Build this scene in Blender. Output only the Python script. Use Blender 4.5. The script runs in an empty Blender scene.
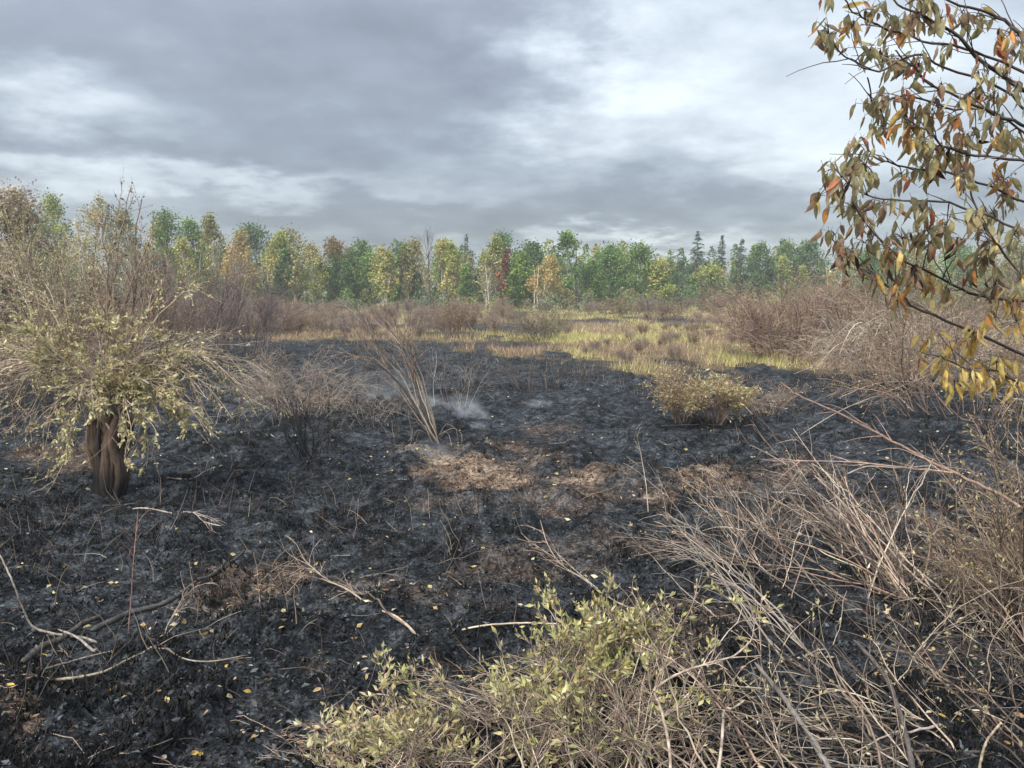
import bpy, math
import numpy as np

# ------------------------------------------------------------------ camera, light, sky, exposure
rng = np.random.default_rng(11)
scene = bpy.context.scene
COL = scene.collection
F, CX, CY, HOR, CAMZ = 770.0, 512.0, 384.0, 288.0, 3.0
PITCH = math.atan((CY - HOR) / F)

cam_d = bpy.data.cameras.new('camera')
cam_d.sensor_width = 36.0
cam_d.lens = F / 1024.0 * 36.0
cam_d.clip_start = 0.05
cam_d.clip_end = 3000
cam = bpy.data.objects.new('camera', cam_d)
COL.objects.link(cam)
cam.location = (0, 0, CAMZ)
cam.rotation_euler = (math.pi / 2 - PITCH, 0, 0)
scene.camera = cam

SUN_EL, SUN_AZ = math.radians(52), math.radians(215)       # azimuth clockwise from +Y: behind, to the left
sun_d = bpy.data.lights.new('sun', 'SUN')
sun_d.energy = 1.5
sun_d.angle = math.radians(28)
sun_d.color = (1.0, 0.95, 0.88)
sun = bpy.data.objects.new('sun', sun_d)
COL.objects.link(sun)
sun.location = (-20, -20, 40)
sun.rotation_euler = (math.pi / 2 - SUN_EL, 0, math.pi - SUN_AZ)

scene.view_settings.view_transform = 'Standard'
scene.view_settings.look = 'None'
scene.view_settings.gamma = 1
scene.view_settings.exposure = 2.08
scene.cycles.max_bounces = 5
scene.cycles.diffuse_bounces = 3
scene.cycles.glossy_bounces = 2
scene.cycles.transmission_bounces = 3
scene.cycles.volume_bounces = 1
scene.cycles.transparent_max_bounces = 6
scene.cycles.use_denoising = True


def ray(px, py):
    a, b = (px - CX) / F, (CY - py) / F
    c, s = math.cos(PITCH), math.sin(PITCH)
    return np.array([a, c + b * s, -s + b * c])


def gpt(px, py):
    """ground point seen at a pixel"""
    d = ray(px, py)
    t = -CAMZ / d[2]
    return np.array([d[0] * t, d[1] * t, 0.0])


def at(px, py, Y):
    """point seen at a pixel, Y metres ahead"""
    d = ray(px, py)
    t = Y / d[1]
    return np.array([d[0] * t, Y, CAMZ + d[2] * t])


def project(x, y, z=0.0):
    c, s = math.cos(PITCH), math.sin(PITCH)
    dz = z - CAMZ
    dep = np.maximum(y * c - dz * s, 1e-3)
    up = y * s + dz * c
    return CX + F * x / dep, CY - F * up / dep


def make_world():
    w = bpy.data.worlds.new("World")
    scene.world = w
    w.use_nodes = True
    nt = w.node_tree
    N, L = nt.nodes, nt.links
    N.clear()

    def m(op, a, b=None, c=None, clamp=False):
        n = N.new('ShaderNodeMath')
        n.operation = op
        n.use_clamp = clamp
        for i, v in enumerate((a, b, c)):
            if v is None:
                continue
            if hasattr(v, 'is_output'):
                L.new(v, n.inputs[i])
            else:
                n.inputs[i].default_value = v
        return n.outputs[0]

    def vm(op, a, b=None):
        n = N.new('ShaderNodeVectorMath')
        n.operation = op
        for i, v in enumerate((a, b)):
            if v is None:
                continue
            if hasattr(v, 'is_output'):
                L.new(v, n.inputs[i])
            else:
                n.inputs[i].default_value = v
        return n.outputs['Value'] if op in ('LENGTH', 'DISTANCE') else n.outputs[0]

    def noise(vec, scale, detail, rough=0.55):
        n = N.new('ShaderNodeTexNoise')
        n.inputs['Scale'].default_value = scale
        n.inputs['Detail'].default_value = detail
        n.inputs['Roughness'].default_value = rough
        L.new(vec, n.inputs['Vector'])
        return n

    tc = N.new('ShaderNodeTexCoord')
    d = vm('NORMALIZE', tc.outputs['Generated'])
    sep = N.new('ShaderNodeSeparateXYZ')
    L.new(d, sep.inputs[0])
    x, y, z = sep.outputs
    zc = m('MAXIMUM', z, 0.0)
    az = m('ARCTAN2', x, y)
    el = m('ARCSINE', z)
    comb = N.new('ShaderNodeCombineXYZ')
    L.new(az, comb.inputs[0])
    L.new(el, comb.inputs[1])
    # deck of cloud seen in perspective: coordinates on a plane overhead
    k = m('DIVIDE', 1.0, m('ADD', zc, 0.21))
    deck = N.new('ShaderNodeCombineXYZ')
    L.new(m('MULTIPLY', x, k), deck.inputs[0])
    L.new(m('MULTIPLY', y, k), deck.inputs[1])
    n1 = noise(deck.outputs[0], 1.25, 7, 0.56).outputs['Fac']
    n2 = noise(deck.outputs[0], 4.0, 7, 0.6).outputs['Fac']
    warp = noise(deck.outputs[0], 2.0, 7, 0.6).outputs['Color']
    wv = vm('MULTIPLY', vm('SUBTRACT', warp, (0.5, 0.5, 0.5)), (0.42, 0.2, 0.0))
    P = vm('ADD', comb.outputs[0], wv)
    v = m('ADD', m('MULTIPLY', m('SUBTRACT', n1, 0.5), 1.05), m('MULTIPLY', m('SUBTRACT', n2, 0.5), 0.52))
    v = m('ADD', v, 0.44)
    blobs = [(230, 50, 420, 110, -0.30), (480, 30, 130, 80, -0.13),
             (700, 95, 220, 110, 0.30), (600, 50, 100, 70, 0.14), (760, 130, 150, 60, 0.14), (700, 40, 120, 50, 0.08), (960, 90, 180, 170, 0.15),
             (60, 98, 120, 34, 0.34), (235, 186, 190, 20, 0.26), (40, 188, 120, 18, 0.18), (560, 150, 100, 26, 0.14),
             (640, 246, 170, 16, 0.42), (430, 220, 340, 30, -0.28), (790, 200, 200, 28, -0.2), (120, 145, 330, 26, -0.12)]
    for px, py, rx, ry, a in blobs:
        r = ray(px, py)
        r = r / np.linalg.norm(r)
        c = (math.atan2(r[0], r[1]), math.asin(r[2]), 0.0)
        q = vm('MULTIPLY', vm('SUBTRACT', P, c), (F / rx, F / ry, 0.0))
        mr = N.new('ShaderNodeMapRange')
        mr.interpolation_type = 'SMOOTHSTEP'
        L.new(vm('LENGTH', q), mr.inputs['Value'])
        mr.inputs['From Min'].default_value = 1.25
        mr.inputs['From Max'].default_value = 0.0
        mr.inputs['To Min'].default_value = 0.0
        mr.inputs['To Max'].default_value = a
        v = m('ADD', v, mr.outputs[0])
    ramp = N.new('ShaderNodeValToRGB')
    e = ramp.color_ramp.elements
    e[0].position, e[0].color = 0.0, (0.084, 0.094, 0.112, 1)
    e[1].position, e[1].color = 1.0, (0.355, 0.385, 0.405, 1)
    for p, cc in ((0.28, (0.116, 0.131, 0.153)), (0.5, (0.168, 0.189, 0.213)), (0.75, (0.258, 0.285, 0.306))):
        q = e.new(p)
        q.color = (*cc, 1)
    L.new(v, ramp.inputs[0])
    # overcast sky is brighter overhead than at the horizon (CIE)
    lum = m('ADD', m('MULTIPLY', zc, 1.75), 0.66)
    sc = N.new('ShaderNodeVectorMath')
    sc.operation = 'SCALE'
    L.new(ramp.outputs['Color'], sc.inputs[0])
    L.new(lum, sc.inputs['Scale'])
    cl = N.new('ShaderNodeBackground')
    L.new(sc.outputs[0], cl.inputs['Color'])
    cl.inputs['Strength'].default_value = 0.70
    sky = N.new('ShaderNodeTexSky')
    sky.sky_type = 'NISHITA'
    sky.sun_disc = False
    sky.sun_elevation = SUN_EL
    sky.sun_rotation = SUN_AZ
    bg = N.new('ShaderNodeBackground')
    L.new(sky.outputs[0], bg.inputs['Color'])
    bg.inputs['Strength'].default_value = 0.07
    mix = N.new('ShaderNodeMixShader')
    mix.inputs[0].default_value = 0.93
    L.new(bg.outputs[0], mix.inputs[1])
    L.new(cl.outputs[0], mix.inputs[2])
    out = N.new('ShaderNodeOutputWorld')
    L.new(mix.outputs[0], out.inputs['Surface'])


make_world()


# ------------------------------------------------------------------ numeric helpers
def vnoise(x, y, seed=0):
    ix, iy = np.floor(x).astype(np.int64), np.floor(y).astype(np.int64)
    fx, fy = x - ix, y - iy
    ux, uy = fx * fx * (3 - 2 * fx), fy * fy * (3 - 2 * fy)

    def h(a, b):
        n = (a * 374761393 + b * 668265263 + seed * 974634731) & 0xffffffff
        n = ((n ^ (n >> 13)) * 1274126177) & 0xffffffff
        return ((n ^ (n >> 16)) & 0xffff) / 65535.0
    a, b, c, e = h(ix, iy), h(ix + 1, iy), h(ix, iy + 1), h(ix + 1, iy + 1)
    return (a * (1 - ux) + b * ux) * (1 - uy) + (c * (1 - ux) + e * ux) * uy


def fbm(x, y, o=4, seed=0, g=0.5):
    s, a, t = 0, 1.0, 0
    for i in range(o):
        s = s + a * vnoise(x * 2 ** i + 17.3 * i, y * 2 ** i - 9.1 * i, seed + i)
        t += a
        a *= g
    return s / t


def smooth(a, b, v):
    t = np.clip((v - a) / (b - a), 0, 1)
    return t * t * (3 - 2 * t)


EDGE_X = [-300, 0, 150, 220, 300, 400, 470, 520, 560, 610, 660, 720, 760, 830, 900, 1024, 1400]
EDGE_Y = [330, 332, 334, 336, 340, 344, 347, 349, 354, 366, 378, 372, 362, 368, 378, 372, 372]


def burnt(x, y):
    """1 on the charred ground, 0 on the unburnt marsh beyond it"""
    px, py = project(np.asarray(x, float), np.asarray(y, float))
    e = np.interp(px, EDGE_X, EDGE_Y)
    n = (fbm(np.asarray(x) * 0.45, np.asarray(y) * 0.2, 5, 5, 0.65) - 0.5) * 46
    s = smooth(-5, 5, py - e + n)
    isl = smooth(0.56, 0.64, fbm(np.asarray(x) * 0.16 + 7, np.asarray(y) * 0.1, 3, 61)) * (py > 312)
    return np.maximum(s, isl * 0.9)


LITTER = [(462, 468, 34, 9, 1.3), (500, 486, 32, 11, 1.3), (250, 572, 55, 20, .9), (225, 605, 60, 14, .5), (488, 478, 52, 26, 1.0), (520, 460, 30, 10, .7), (590, 490, 42, 14, .85), (655, 500, 26, 10, 1.0),
          (700, 482, 45, 12, .8), (560, 512, 40, 10, .6), (860, 520, 80, 22, .6), (75, 455, 60, 12, .7), (420, 590, 60, 12, .45), (530, 560, 70, 16, .35),
          (60, 680, 50, 16, .4), (330, 402, 40, 10, .55), (780, 475, 60, 12, .55), (930, 560, 70, 30, .6), (700, 630, 70, 40, .6), (550, 430, 30, 6, .45),
          (15, 720, 22, 22, .8), (950, 690, 90, 60, .35), (420, 505, 40, 8, .35), (610, 545, 60, 9, .45)]


def litter(x, y):
    x, y = np.asarray(x, float), np.asarray(y, float)
    px, py = project(x, y)
    v = np.zeros_like(px)
    wx = (fbm(x * 1.4, y * 1.4, 3, 21) - 0.5) * 2.4
    wy = (fbm(x * 1.4, y * 1.4, 3, 31) - 0.5) * 2.4
    for cx, cy, rx, ry, a in LITTER:
        q = np.hypot((px - cx) / rx + wx, (py - cy) / ry + wy)
        v = np.maximum(v, a * smooth(1.5, 0.2, q))
    return v


POWDER = [(452, 462, 22, 4, 1), (474, 473, 28, 6, 1), (502, 489, 22, 6, 1), (655, 500, 18, 5, .8), (268, 592, 24, 6, .6), (580, 484, 22, 5, .7), (424, 452, 22, 5, .6), (700, 478, 22, 4, .6)]


def powder(x, y):
    x, y = np.asarray(x, float), np.asarray(y, float)
    px, py = project(x, y)
    v = np.zeros_like(px)
    wx = (fbm(x * 2.4, y * 2.4, 4, 121) - 0.5) * 2.6
    wy = (fbm(x * 2.4, y * 2.4, 4, 131) - 0.5) * 2.6
    for cx, cy, rx, ry, a in POWDER:
        v = np.maximum(v, a * smooth(1.5, 0.3, np.hypot((px - cx) / rx + wx, (py - cy) / ry + wy)))
    return v


def gh(x, y):
    x, y = np.asarray(x, float), np.asarray(y, float)
    r = np.hypot(x, y)
    f = np.clip(1.3 - r / 70, 0, 1)
    z = (fbm(x * 0.25, y * 0.25, 3, 1) - 0.5) * 0.22
    t = fbm(x * 1.7, y * 1.7, 3, 9)
    z = z + smooth(0.45, 0.78, t) * 0.16 * f
    z = z + (fbm(x * 6, y * 6, 3, 13, 0.6) - 0.5) * 0.11 * f
    z = z + (vnoise(x * 27, y * 27, 44) - 0.5) * 0.035 * f
    return z


def gnd(p):
    q = np.array(p, float)
    q[..., 2] = gh(q[..., 0], q[..., 1])
    return q


def lin(r, g, b):
    def f(c):
        c /= 255.0
        return c / 12.92 if c <= 0.04045 else ((c + 0.055) / 1.055) ** 2.4
    return np.array([f(r), f(g), f(b)])


def unit(v):
    return v / np.maximum(np.linalg.norm(v, axis=-1, keepdims=True), 1e-9)


def rvec(n):
    return unit(rng.normal(size=(n, 3)))


def pick(cols, n, var=0.15):
    """one albedo per piece from a palette, with a little spread"""
    cols = np.atleast_2d(np.array(cols, float))
    c = cols[rng.integers(0, len(cols), n)]
    return np.clip(c * (1 + rng.normal(0, var, (n, 1))) * (1 + rng.normal(0, var * 0.2, (n, 3))), 0.004, 0.85)


# ------------------------------------------------------------------ materials
def new_mat(name):
    mt = bpy.data.materials.new(name)
    mt.use_nodes = True
    nt = mt.node_tree
    nt.nodes.clear()
    return mt, nt.nodes, nt.links


def node(N, t, **kw):
    n = N.new(t)
    for k, v in kw.items():
        n.inputs[k].default_value = v
    return n


def mat_wood(name, scale=30, rough=0.85, bump=0.4, stretch=None):
    mt, N, L = new_mat(name)
    at_ = N.new('ShaderNodeAttribute')
    at_.attribute_name = 'tint'
    tc = N.new('ShaderNodeTexCoord')
    nz = node(N, 'ShaderNodeTexNoise', Scale=scale, Detail=5.0, Roughness=0.65)
    if stretch:
        mp = N.new('ShaderNodeMapping')
        mp.inputs['Scale'].default_value = stretch
        L.new(tc.outputs['Object'], mp.inputs['Vector'])
        L.new(mp.outputs[0], nz.inputs['Vector'])
    else:
        L.new(tc.outputs['Object'], nz.inputs['Vector'])
    mr = node(N, 'ShaderNodeMapRange', **{'From Min': 0.3, 'From Max': 0.7, 'To Min': 0.25 if stretch else 0.6, 'To Max': 1.7 if stretch else 1.35})
    L.new(nz.outputs['Fac'], mr.inputs['Value'])
    sc = N.new('ShaderNodeVectorMath')
    sc.operation = 'SCALE'
    L.new(at_.outputs['Color'], sc.inputs[0])
    L.new(mr.outputs[0], sc.inputs['Scale'])
    bs = node(N, 'ShaderNodeBsdfPrincipled', Roughness=rough)
    bs.inputs['Specular IOR Level'].default_value = 0.25
    L.new(sc.outputs[0], bs.inputs['Base Color'])
    if bump:
        bp = node(N, 'ShaderNodeBump', Strength=bump, Distance=0.01)
        L.new(nz.outputs['Fac'], bp.inputs['Height'])
        L.new(bp.outputs[0], bs.inputs['Normal'])
    out = N.new('ShaderNodeOutputMaterial')
    L.new(bs.outputs[0], out.inputs[0])
    return mt


def mat_leaf(name, trans=0.35, scale=25, per_object=0.0, blotch=False):
    mt, N, L = new_mat(name)
    at_ = N.new('ShaderNodeAttribute')
    at_.attribute_name = 'tint'
    tc = N.new('ShaderNodeTexCoord')
    nz = node(N, 'ShaderNodeTexNoise', Scale=scale, Detail=3.0)
    L.new(tc.outputs['Object'], nz.inputs['Vector'])
    mr = node(N, 'ShaderNodeMapRange', **{'From Min': 0.3, 'From Max': 0.7, 'To Min': 0.72, 'To Max': 1.25})
    L.new(nz.outputs['Fac'], mr.inputs['Value'])
    sc = N.new('ShaderNodeVectorMath')
    sc.operation = 'SCALE'
    L.new(at_.outputs['Color'], sc.inputs[0])
    L.new(mr.outputs[0], sc.inputs['Scale'])
    col = sc.outputs[0]
    if per_object:
        oi = N.new('ShaderNodeObjectInfo')
        mo = node(N, 'ShaderNodeMapRange', **{'To Min': 1 - per_object, 'To Max': 1 + per_object})
        L.new(oi.outputs['Random'], mo.inputs['Value'])
        s2 = N.new('ShaderNodeVectorMath')
        s2.operation = 'SCALE'
        L.new(col, s2.inputs[0])
        L.new(mo.outputs[0], s2.inputs['Scale'])
        col = s2.outputs[0]
    if blotch:          # withered brown blotches
        n2 = node(N, 'ShaderNodeTexNoise', Scale=2.6, Detail=4.0, Roughness=0.6)
        n2.noise_dimensions = '4D'
        L.new(tc.outputs['Object'], n2.inputs['Vector'])
        oi = N.new('ShaderNodeObjectInfo')
        mw = node(N, 'ShaderNodeMath')
        mw.operation = 'MULTIPLY'
        L.new(oi.outputs['Random'], mw.inputs[0])
        mw.inputs[1].default_value = 40
        L.new(mw.outputs[0], n2.inputs['W'])
        m2 = node(N, 'ShaderNodeMapRange', **{'From Min': 0.48, 'From Max': 0.62, 'To Min': 0.0, 'To Max': 0.75})
        L.new(n2.outputs['Fac'], m2.inputs['Value'])
        mb_ = N.new('ShaderNodeMix')
        mb_.data_type = 'RGBA'
        mb_.blend_type = 'MULTIPLY'
        L.new(m2.outputs[0], mb_.inputs[0])
        L.new(col, mb_.inputs[6])
        mb_.inputs[7].default_value = (0.75, 0.5, 0.38, 1)
        col = mb_.outputs[2]
    bs = node(N, 'ShaderNodeBsdfPrincipled', Roughness=0.65)
    bs.inputs['Specular IOR Level'].default_value = 0.25
    L.new(col, bs.inputs['Base Color'])
    tr = N.new('ShaderNodeBsdfTranslucent')
    L.new(col, tr.inputs['Color'])
    mx = N.new('ShaderNodeMixShader')
    mx.inputs[0].default_value = trans
    L.new(bs.outputs[0], mx.inputs[1])
    L.new(tr.outputs[0], mx.inputs[2])
    out = N.new('ShaderNodeOutputMaterial')
    L.new(mx.outputs[0], out.inputs[0])
    return mt


def mat_ground():
    mt, N, L = new_mat('charred_ground')
    geo = N.new('ShaderNodeNewGeometry')
    pos = geo.outputs['Position']

    def attr(nm):
        a = N.new('ShaderNodeAttribute')
        a.attribute_name = nm
        return a.outputs['Fac']

    def noise(scale, detail=6, rough=0.6):
        n = node(N, 'ShaderNodeTexNoise', Scale=scale, Detail=detail, Roughness=rough)
        L.new(pos, n.inputs['Vector'])
        return n.outputs['Fac']

    def ramp(f, stops):
        r = N.new('ShaderNodeValToRGB')
        e = r.color_ramp.elements
        e[0].position, e[0].color = stops[0][0], (*stops[0][1], 1)
        e[1].position, e[1].color = stops[-1][0], (*stops[-1][1], 1)
        for p, c in stops[1:-1]:
            q = e.new(p)
            q.color = (*c, 1)
        L.new(f, r.inputs[0])
        return r.outputs[0]

    def mix(f, a, b):
        x = N.new('ShaderNodeMix')
        x.data_type = 'RGBA'
        L.new(f, x.inputs[0])
        L.new(a, x.inputs[6])
        L.new(b, x.inputs[7])
        return x.outputs[2]

    def math_(op, a, b):
        n = N.new('ShaderNodeMath')
        n.operation = op
        for i, v in enumerate((a, b)):
            if hasattr(v, 'is_output'):
                L.new(v, n.inputs[i])
            else:
                n.inputs[i].default_value = v
        return n.outputs[0]

    nf = noise(28, 8, 0.72)
    nf = math_('ADD', math_('MULTIPLY', nf, 0.52), math_('MULTIPLY', noise(5.5, 7, 0.7), 0.48))
    nf = math_('ADD', math_('MULTIPLY', math_('SUBTRACT', nf, 0.5), 1.65), 0.5)
    nb = noise(1.3, 6, 0.62)
    char = ramp(nf, [(0.32, (0.002, 0.0023, 0.0027)), (0.46, (0.0080, 0.0090, 0.0105)), (0.57, (0.028, 0.032, 0.037)), (0.70, (0.10, 0.109, 0.12))])
    ash = ramp(nf, [(0.32, (0.006, 0.007, 0.008)), (0.49, (0.030, 0.035, 0.042)), (0.68, (0.125, 0.135, 0.147))])
    nbb = math_('ADD', math_('MULTIPLY', nb, 0.6), math_('MULTIPLY', noise(0.37, 5, 0.6), 0.4))
    amask = ramp(nbb, [(0.45, (0, 0, 0)), (0.57, (1, 1, 1))])
    c = mix(amask, char, ash)
    # brown scorched duff showing between the char
    nd = noise(2.3, 7, 0.66)
    dm = ramp(nd, [(0.56, (0, 0, 0)), (0.70, (0.7, 0.7, 0.7))])
    duff = ramp(nf, [(0.32, (0.008, 0.006, 0.005)), (0.5, (0.033, 0.025, 0.020)), (0.68, (0.11, 0.083, 0.062))])
    c = mix(dm, c, duff)
    lit = ramp(nf, [(0.28, (0.015, 0.011, 0.009)), (0.45, (0.09, 0.06, 0.042)), (0.58, (0.22, 0.155, 0.11)), (0.72, (0.42, 0.33, 0.25))])
    lm = math_('MULTIPLY', attr('litter'), ramp(noise(7, 6, 0.7), [(0.36, (0.1, 0.1, 0.1)), (0.56, (1, 1, 1))]))
    c = mix(lm, c, lit)
    pw = ramp(nf, [(0.3, (0.08, 0.055, 0.04)), (0.46, (0.24, 0.175, 0.125)), (0.64, (0.44, 0.34, 0.245))])
    c = mix(math_('MULTIPLY', attr('powder'), ramp(noise(11, 6, 0.7), [(0.40, (0, 0, 0)), (0.54, (1, 1, 1))])), c, pw)
    marsh = ramp(noise(1.1, 6, 0.65), [(0.3, (0.05, 0.035, 0.025)), (0.48, (0.14, 0.105, 0.06)), (0.62, (0.22, 0.19, 0.08)), (0.75, (0.26, 0.20, 0.12))])
    c = mix(attr('unburnt'), c, marsh)
    bs = node(N, 'ShaderNodeBsdfPrincipled', Roughness=0.9)
    bs.inputs['Specular IOR Level'].default_value = 0.06
    L.new(c, bs.inputs['Base Color'])
    bp = node(N, 'ShaderNodeBump', Strength=1.0, Distance=0.045)
    L.new(nf, bp.inputs['Height'])
    L.new(bp.outputs[0], bs.inputs['Normal'])
    out = N.new('ShaderNodeOutputMaterial')
    L.new(bs.outputs[0], out.inputs[0])
    return mt


M_WOOD = mat_wood('dry_bark')
M_TRUNK = mat_wood('tree_trunk_bark', 3, 0.9, 0)
M_LEAF = mat_leaf('dry_foliage')
M_TREE = mat_leaf('tree_foliage', 0.3, 0.8)
M_BIGLEAF = mat_leaf('wilted_leaf', 0.5, 5, 0.25, True)
M_GRASS = mat_leaf('marsh_grass', 0.3, 2)
M_CHAR = mat_wood('charred_stalk', 40, 0.75, 0)


# ------------------------------------------------------------------ mesh helpers
class MB:
    """collects vertices with a tint each, and quads/triangles; build() links them as ONE mesh object"""

    def __init__(self):
        self.v, self.t, self.q3, self.q4, self.n = [], [], [], [], 0

    def add(self, v, tint, tris=None, quads=None):
        v = np.asarray(v, float).reshape(-1, 3)
        tint = np.broadcast_to(np.asarray(tint, float), (len(v), 3))
        if tris is not None and len(tris):
            self.q3.append(np.asarray(tris) + self.n)
        if quads is not None and len(quads):
            self.q4.append(np.asarray(quads) + self.n)
        self.v.append(v)
        self.t.append(tint)
        self.n += len(v)
        return self

    def mesh(self, name, mat, origin=(0, 0, 0), smooth_=False):
        v = np.concatenate(self.v) - np.asarray(origin, float)
        t = np.concatenate(self.t)
        a3 = np.concatenate(self.q3).astype(np.int32) if self.q3 else np.zeros((0, 3), np.int32)
        a4 = np.concatenate(self.q4).astype(np.int32) if self.q4 else np.zeros((0, 4), np.int32)
        me = bpy.data.meshes.new(name)
        me.vertices.add(len(v))
        me.vertices.foreach_set('co', v.astype(np.float32).ravel())
        loops = np.concatenate([a3.ravel(), a4.ravel()])
        me.loops.add(len(loops))
        me.loops.foreach_set('vertex_index', loops)
        nf = len(a3) + len(a4)
        me.polygons.add(nf)
        st = np.concatenate([np.arange(len(a3)) * 3, len(a3) * 3 + np.arange(len(a4)) * 4]).astype(np.int32)
        me.polygons.foreach_set('loop_start', st)
        if smooth_:
            me.polygons.foreach_set('use_smooth', np.ones(nf, bool))
        me.update(calc_edges=True)
        ca = me.color_attributes.new('tint', 'FLOAT_COLOR', 'POINT')
        ca.data.foreach_set('color', np.concatenate([t, np.ones((len(t), 1))], 1).astype(np.float32).ravel())
        me.materials.append(mat)
        return me

    def build(self, name, mat, parent=None, kind=None, smooth_=False):
        o = bpy.data.objects.new(name, self.mesh(name, mat, parent.location if parent else (0, 0, 0), smooth_))
        COL.objects.link(o)
        if parent:
            o.parent = parent
        if kind:
            o['kind'] = kind
        return o


def thing(name, label, cat, loc, group=None):
    o = bpy.data.objects.new(name, None)
    o.empty_display_size = 0.2
    COL.objects.link(o)
    o.location = [float(c) for c in loc]
    o['label'] = label
    o['category'] = cat
    if group:
        o['group'] = group
    return o


def tag(o, label, cat, group=None):
    o['label'] = label
    o['category'] = cat
    if group:
        o['group'] = group
    return o


def clone(root, loc, rotz=0.0, s=1.0, label=None):
    r = root.copy()
    COL.objects.link(r)
    r.location = [float(c) for c in loc]
    r.rotation_euler = (0, 0, rotz)
    r.scale = (s, s, s)
    if label:
        r['label'] = label
    for ch in list(root.children):
        c = ch.copy()
        COL.objects.link(c)
        c.parent = r
    return r


def tubes(mb, P, R, tint, sides=3):
    """P (N,K,3) centre lines, R (N,K) radii, tint (N,3) or (N,K,3)"""
    P = np.asarray(P, float)
    N_, K = P.shape[:2]
    R = np.broadcast_to(np.asarray(R, float), (N_, K))
    T = unit(np.gradient(P, axis=1))
    ref = np.where(np.abs(T[..., 2:3]) > 0.9, np.array([1.0, 0.1, 0]), np.array([0.05, 0.1, 1.0]))
    A = unit(np.cross(T, ref))
    B = np.cross(T, A)
    ang = np.arange(sides) * 2 * math.pi / sides + 0.4
    V = P[:, :, None] + R[..., None, None] * (np.cos(ang)[:, None] * A[:, :, None] + np.sin(ang)[:, None] * B[:, :, None])
    idx = np.arange(N_ * K * sides).reshape(N_, K, sides)
    nx = np.roll(idx, -1, axis=2)
    Q = np.stack([idx[:, :-1], nx[:, :-1], nx[:, 1:], idx[:, 1:]], -1).reshape(-1, 4)
    tint = np.asarray(tint, float)
    if tint.ndim == 2:
        tint = tint[:, None, :]
    tt = np.broadcast_to(tint[:, :, None, :], (N_, K, sides, 3)).reshape(-1, 3)
    mb.add(V.reshape(-1, 3), tt, quads=Q)
    if sides > 3:
        mb.q4.append(mb.n - N_ * K * sides + idx[:, -1, :4][:, ::-1]) if sides == 4 else None
    return mb


def march(S, D, length, K, droop=0.0, wig=0.15, up=0.0):
    """grow N lines of K points from S along D; droop bends them down towards the tip"""
    S, D = np.asarray(S, float), unit(np.asarray(D, float))
    n = len(S)
    length = np.broadcast_to(np.asarray(length, float), (n,))
    step = (length / (K - 1))[:, None]
    P = np.empty((n, K, 3))
    P[:, 0] = S
    for k in range(1, K):
        D = D + rng.normal(0, wig, (n, 3))
        D[:, 2] += up - droop * (k / K)
        D = unit(D)
        P[:, k] = P[:, k - 1] + D * step
    return P


def bez(S, E, C, K, wig=0.02):
    t = np.linspace(0, 1, K)[None, :, None]
    S, E, C = S[:, None], E[:, None], C[:, None]
    P = S * (1 - t) ** 2 + 2 * C * t * (1 - t) + E * t * t
    w = np.cumsum(rng.normal(0, 1, P.shape), axis=1)
    w -= w[:, :1]
    w -= t * w[:, -1:] * 0.6
    return P + w * wig * np.linalg.norm(E - S, axis=-1, keepdims=True) / math.sqrt(K)


def spline(pts, K, wig=0.0):
    """smooth line through given points (Catmull-Rom), K samples"""
    p = np.array(pts, float)
    p = np.vstack([2 * p[0] - p[1], p, 2 * p[-1] - p[-2]])
    n = len(p) - 3
    u = np.linspace(0, n - 1e-6, K)
    i = u.astype(int)
    t = (u - i)[:, None]
    a, b, c, d = p[i], p[i + 1], p[i + 2], p[i + 3]
    q = 0.5 * (2 * b + (c - a) * t + (2 * a - 5 * b + 4 * c - d) * t ** 2 + (3 * b - a - 3 * c + d) * t ** 3)
    if wig:
        q = q + rng.normal(0, wig, q.shape)
    return q


def offshoots(P, R, n, t0=0.3, t1=1.0, spread=0.8, up=0.0):
    """n child starts per parent line: start points, directions, parent radius there, parent index"""
    N_, K = P.shape[:2]
    i = np.repeat(np.arange(N_), n)
    u = (t0 + (t1 - t0) * rng.random(len(i))) * (K - 1)
    k = np.minimum(u.astype(int), K - 2)
    f = (u - k)[:, None]
    S = P[i, k] * (1 - f) + P[i, k + 1] * f
    D = unit(P[i, k + 1] - P[i, k]) + rvec(len(i)) * spread
    D[:, 2] += up
    R = np.broadcast_to(R, (N_, K))
    return S, unit(D), R[i, k], i


def taper(n, K, r0, r1):
    r0 = np.broadcast_to(np.asarray(r0, float), (n,))[:, None]
    return r0 + (np.asarray(r1, float) - r0) * np.linspace(0, 1, K)[None]


def leaves(mb, S, D, size, aspect, tint, fold=0.35):
    """folded four-corner leaves: base at S, pointing along D"""
    n = len(S)
    size = np.broadcast_to(np.asarray(size, float), (n,))[:, None]
    D = unit(D)
    W = unit(np.cross(D, rvec(n)))
    Nn = np.cross(D, W)
    mid = S + D * size * 0.45
    w = size * aspect * 0.5
    L_ = mid + W * w + Nn * w * fold
    R_ = mid - W * w + Nn * w * fold
    T_ = S + D * size - Nn * size * 0.15 * fold
    V = np.stack([S, R_, T_, L_], 1)
    b = np.arange(n)[:, None] * 4
    tr = np.concatenate([b + [0, 1, 2], b + [0, 2, 3]])
    mb.add(V.reshape(-1, 3), np.repeat(tint, 4, 0), tris=tr)
    return mb


def along(P, n, t0=0.2, t1=1.0):
    S, D, _, i = offshoots(P, np.zeros(P.shape[:2]), n, t0, t1, 0.0)
    return S, D


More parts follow.
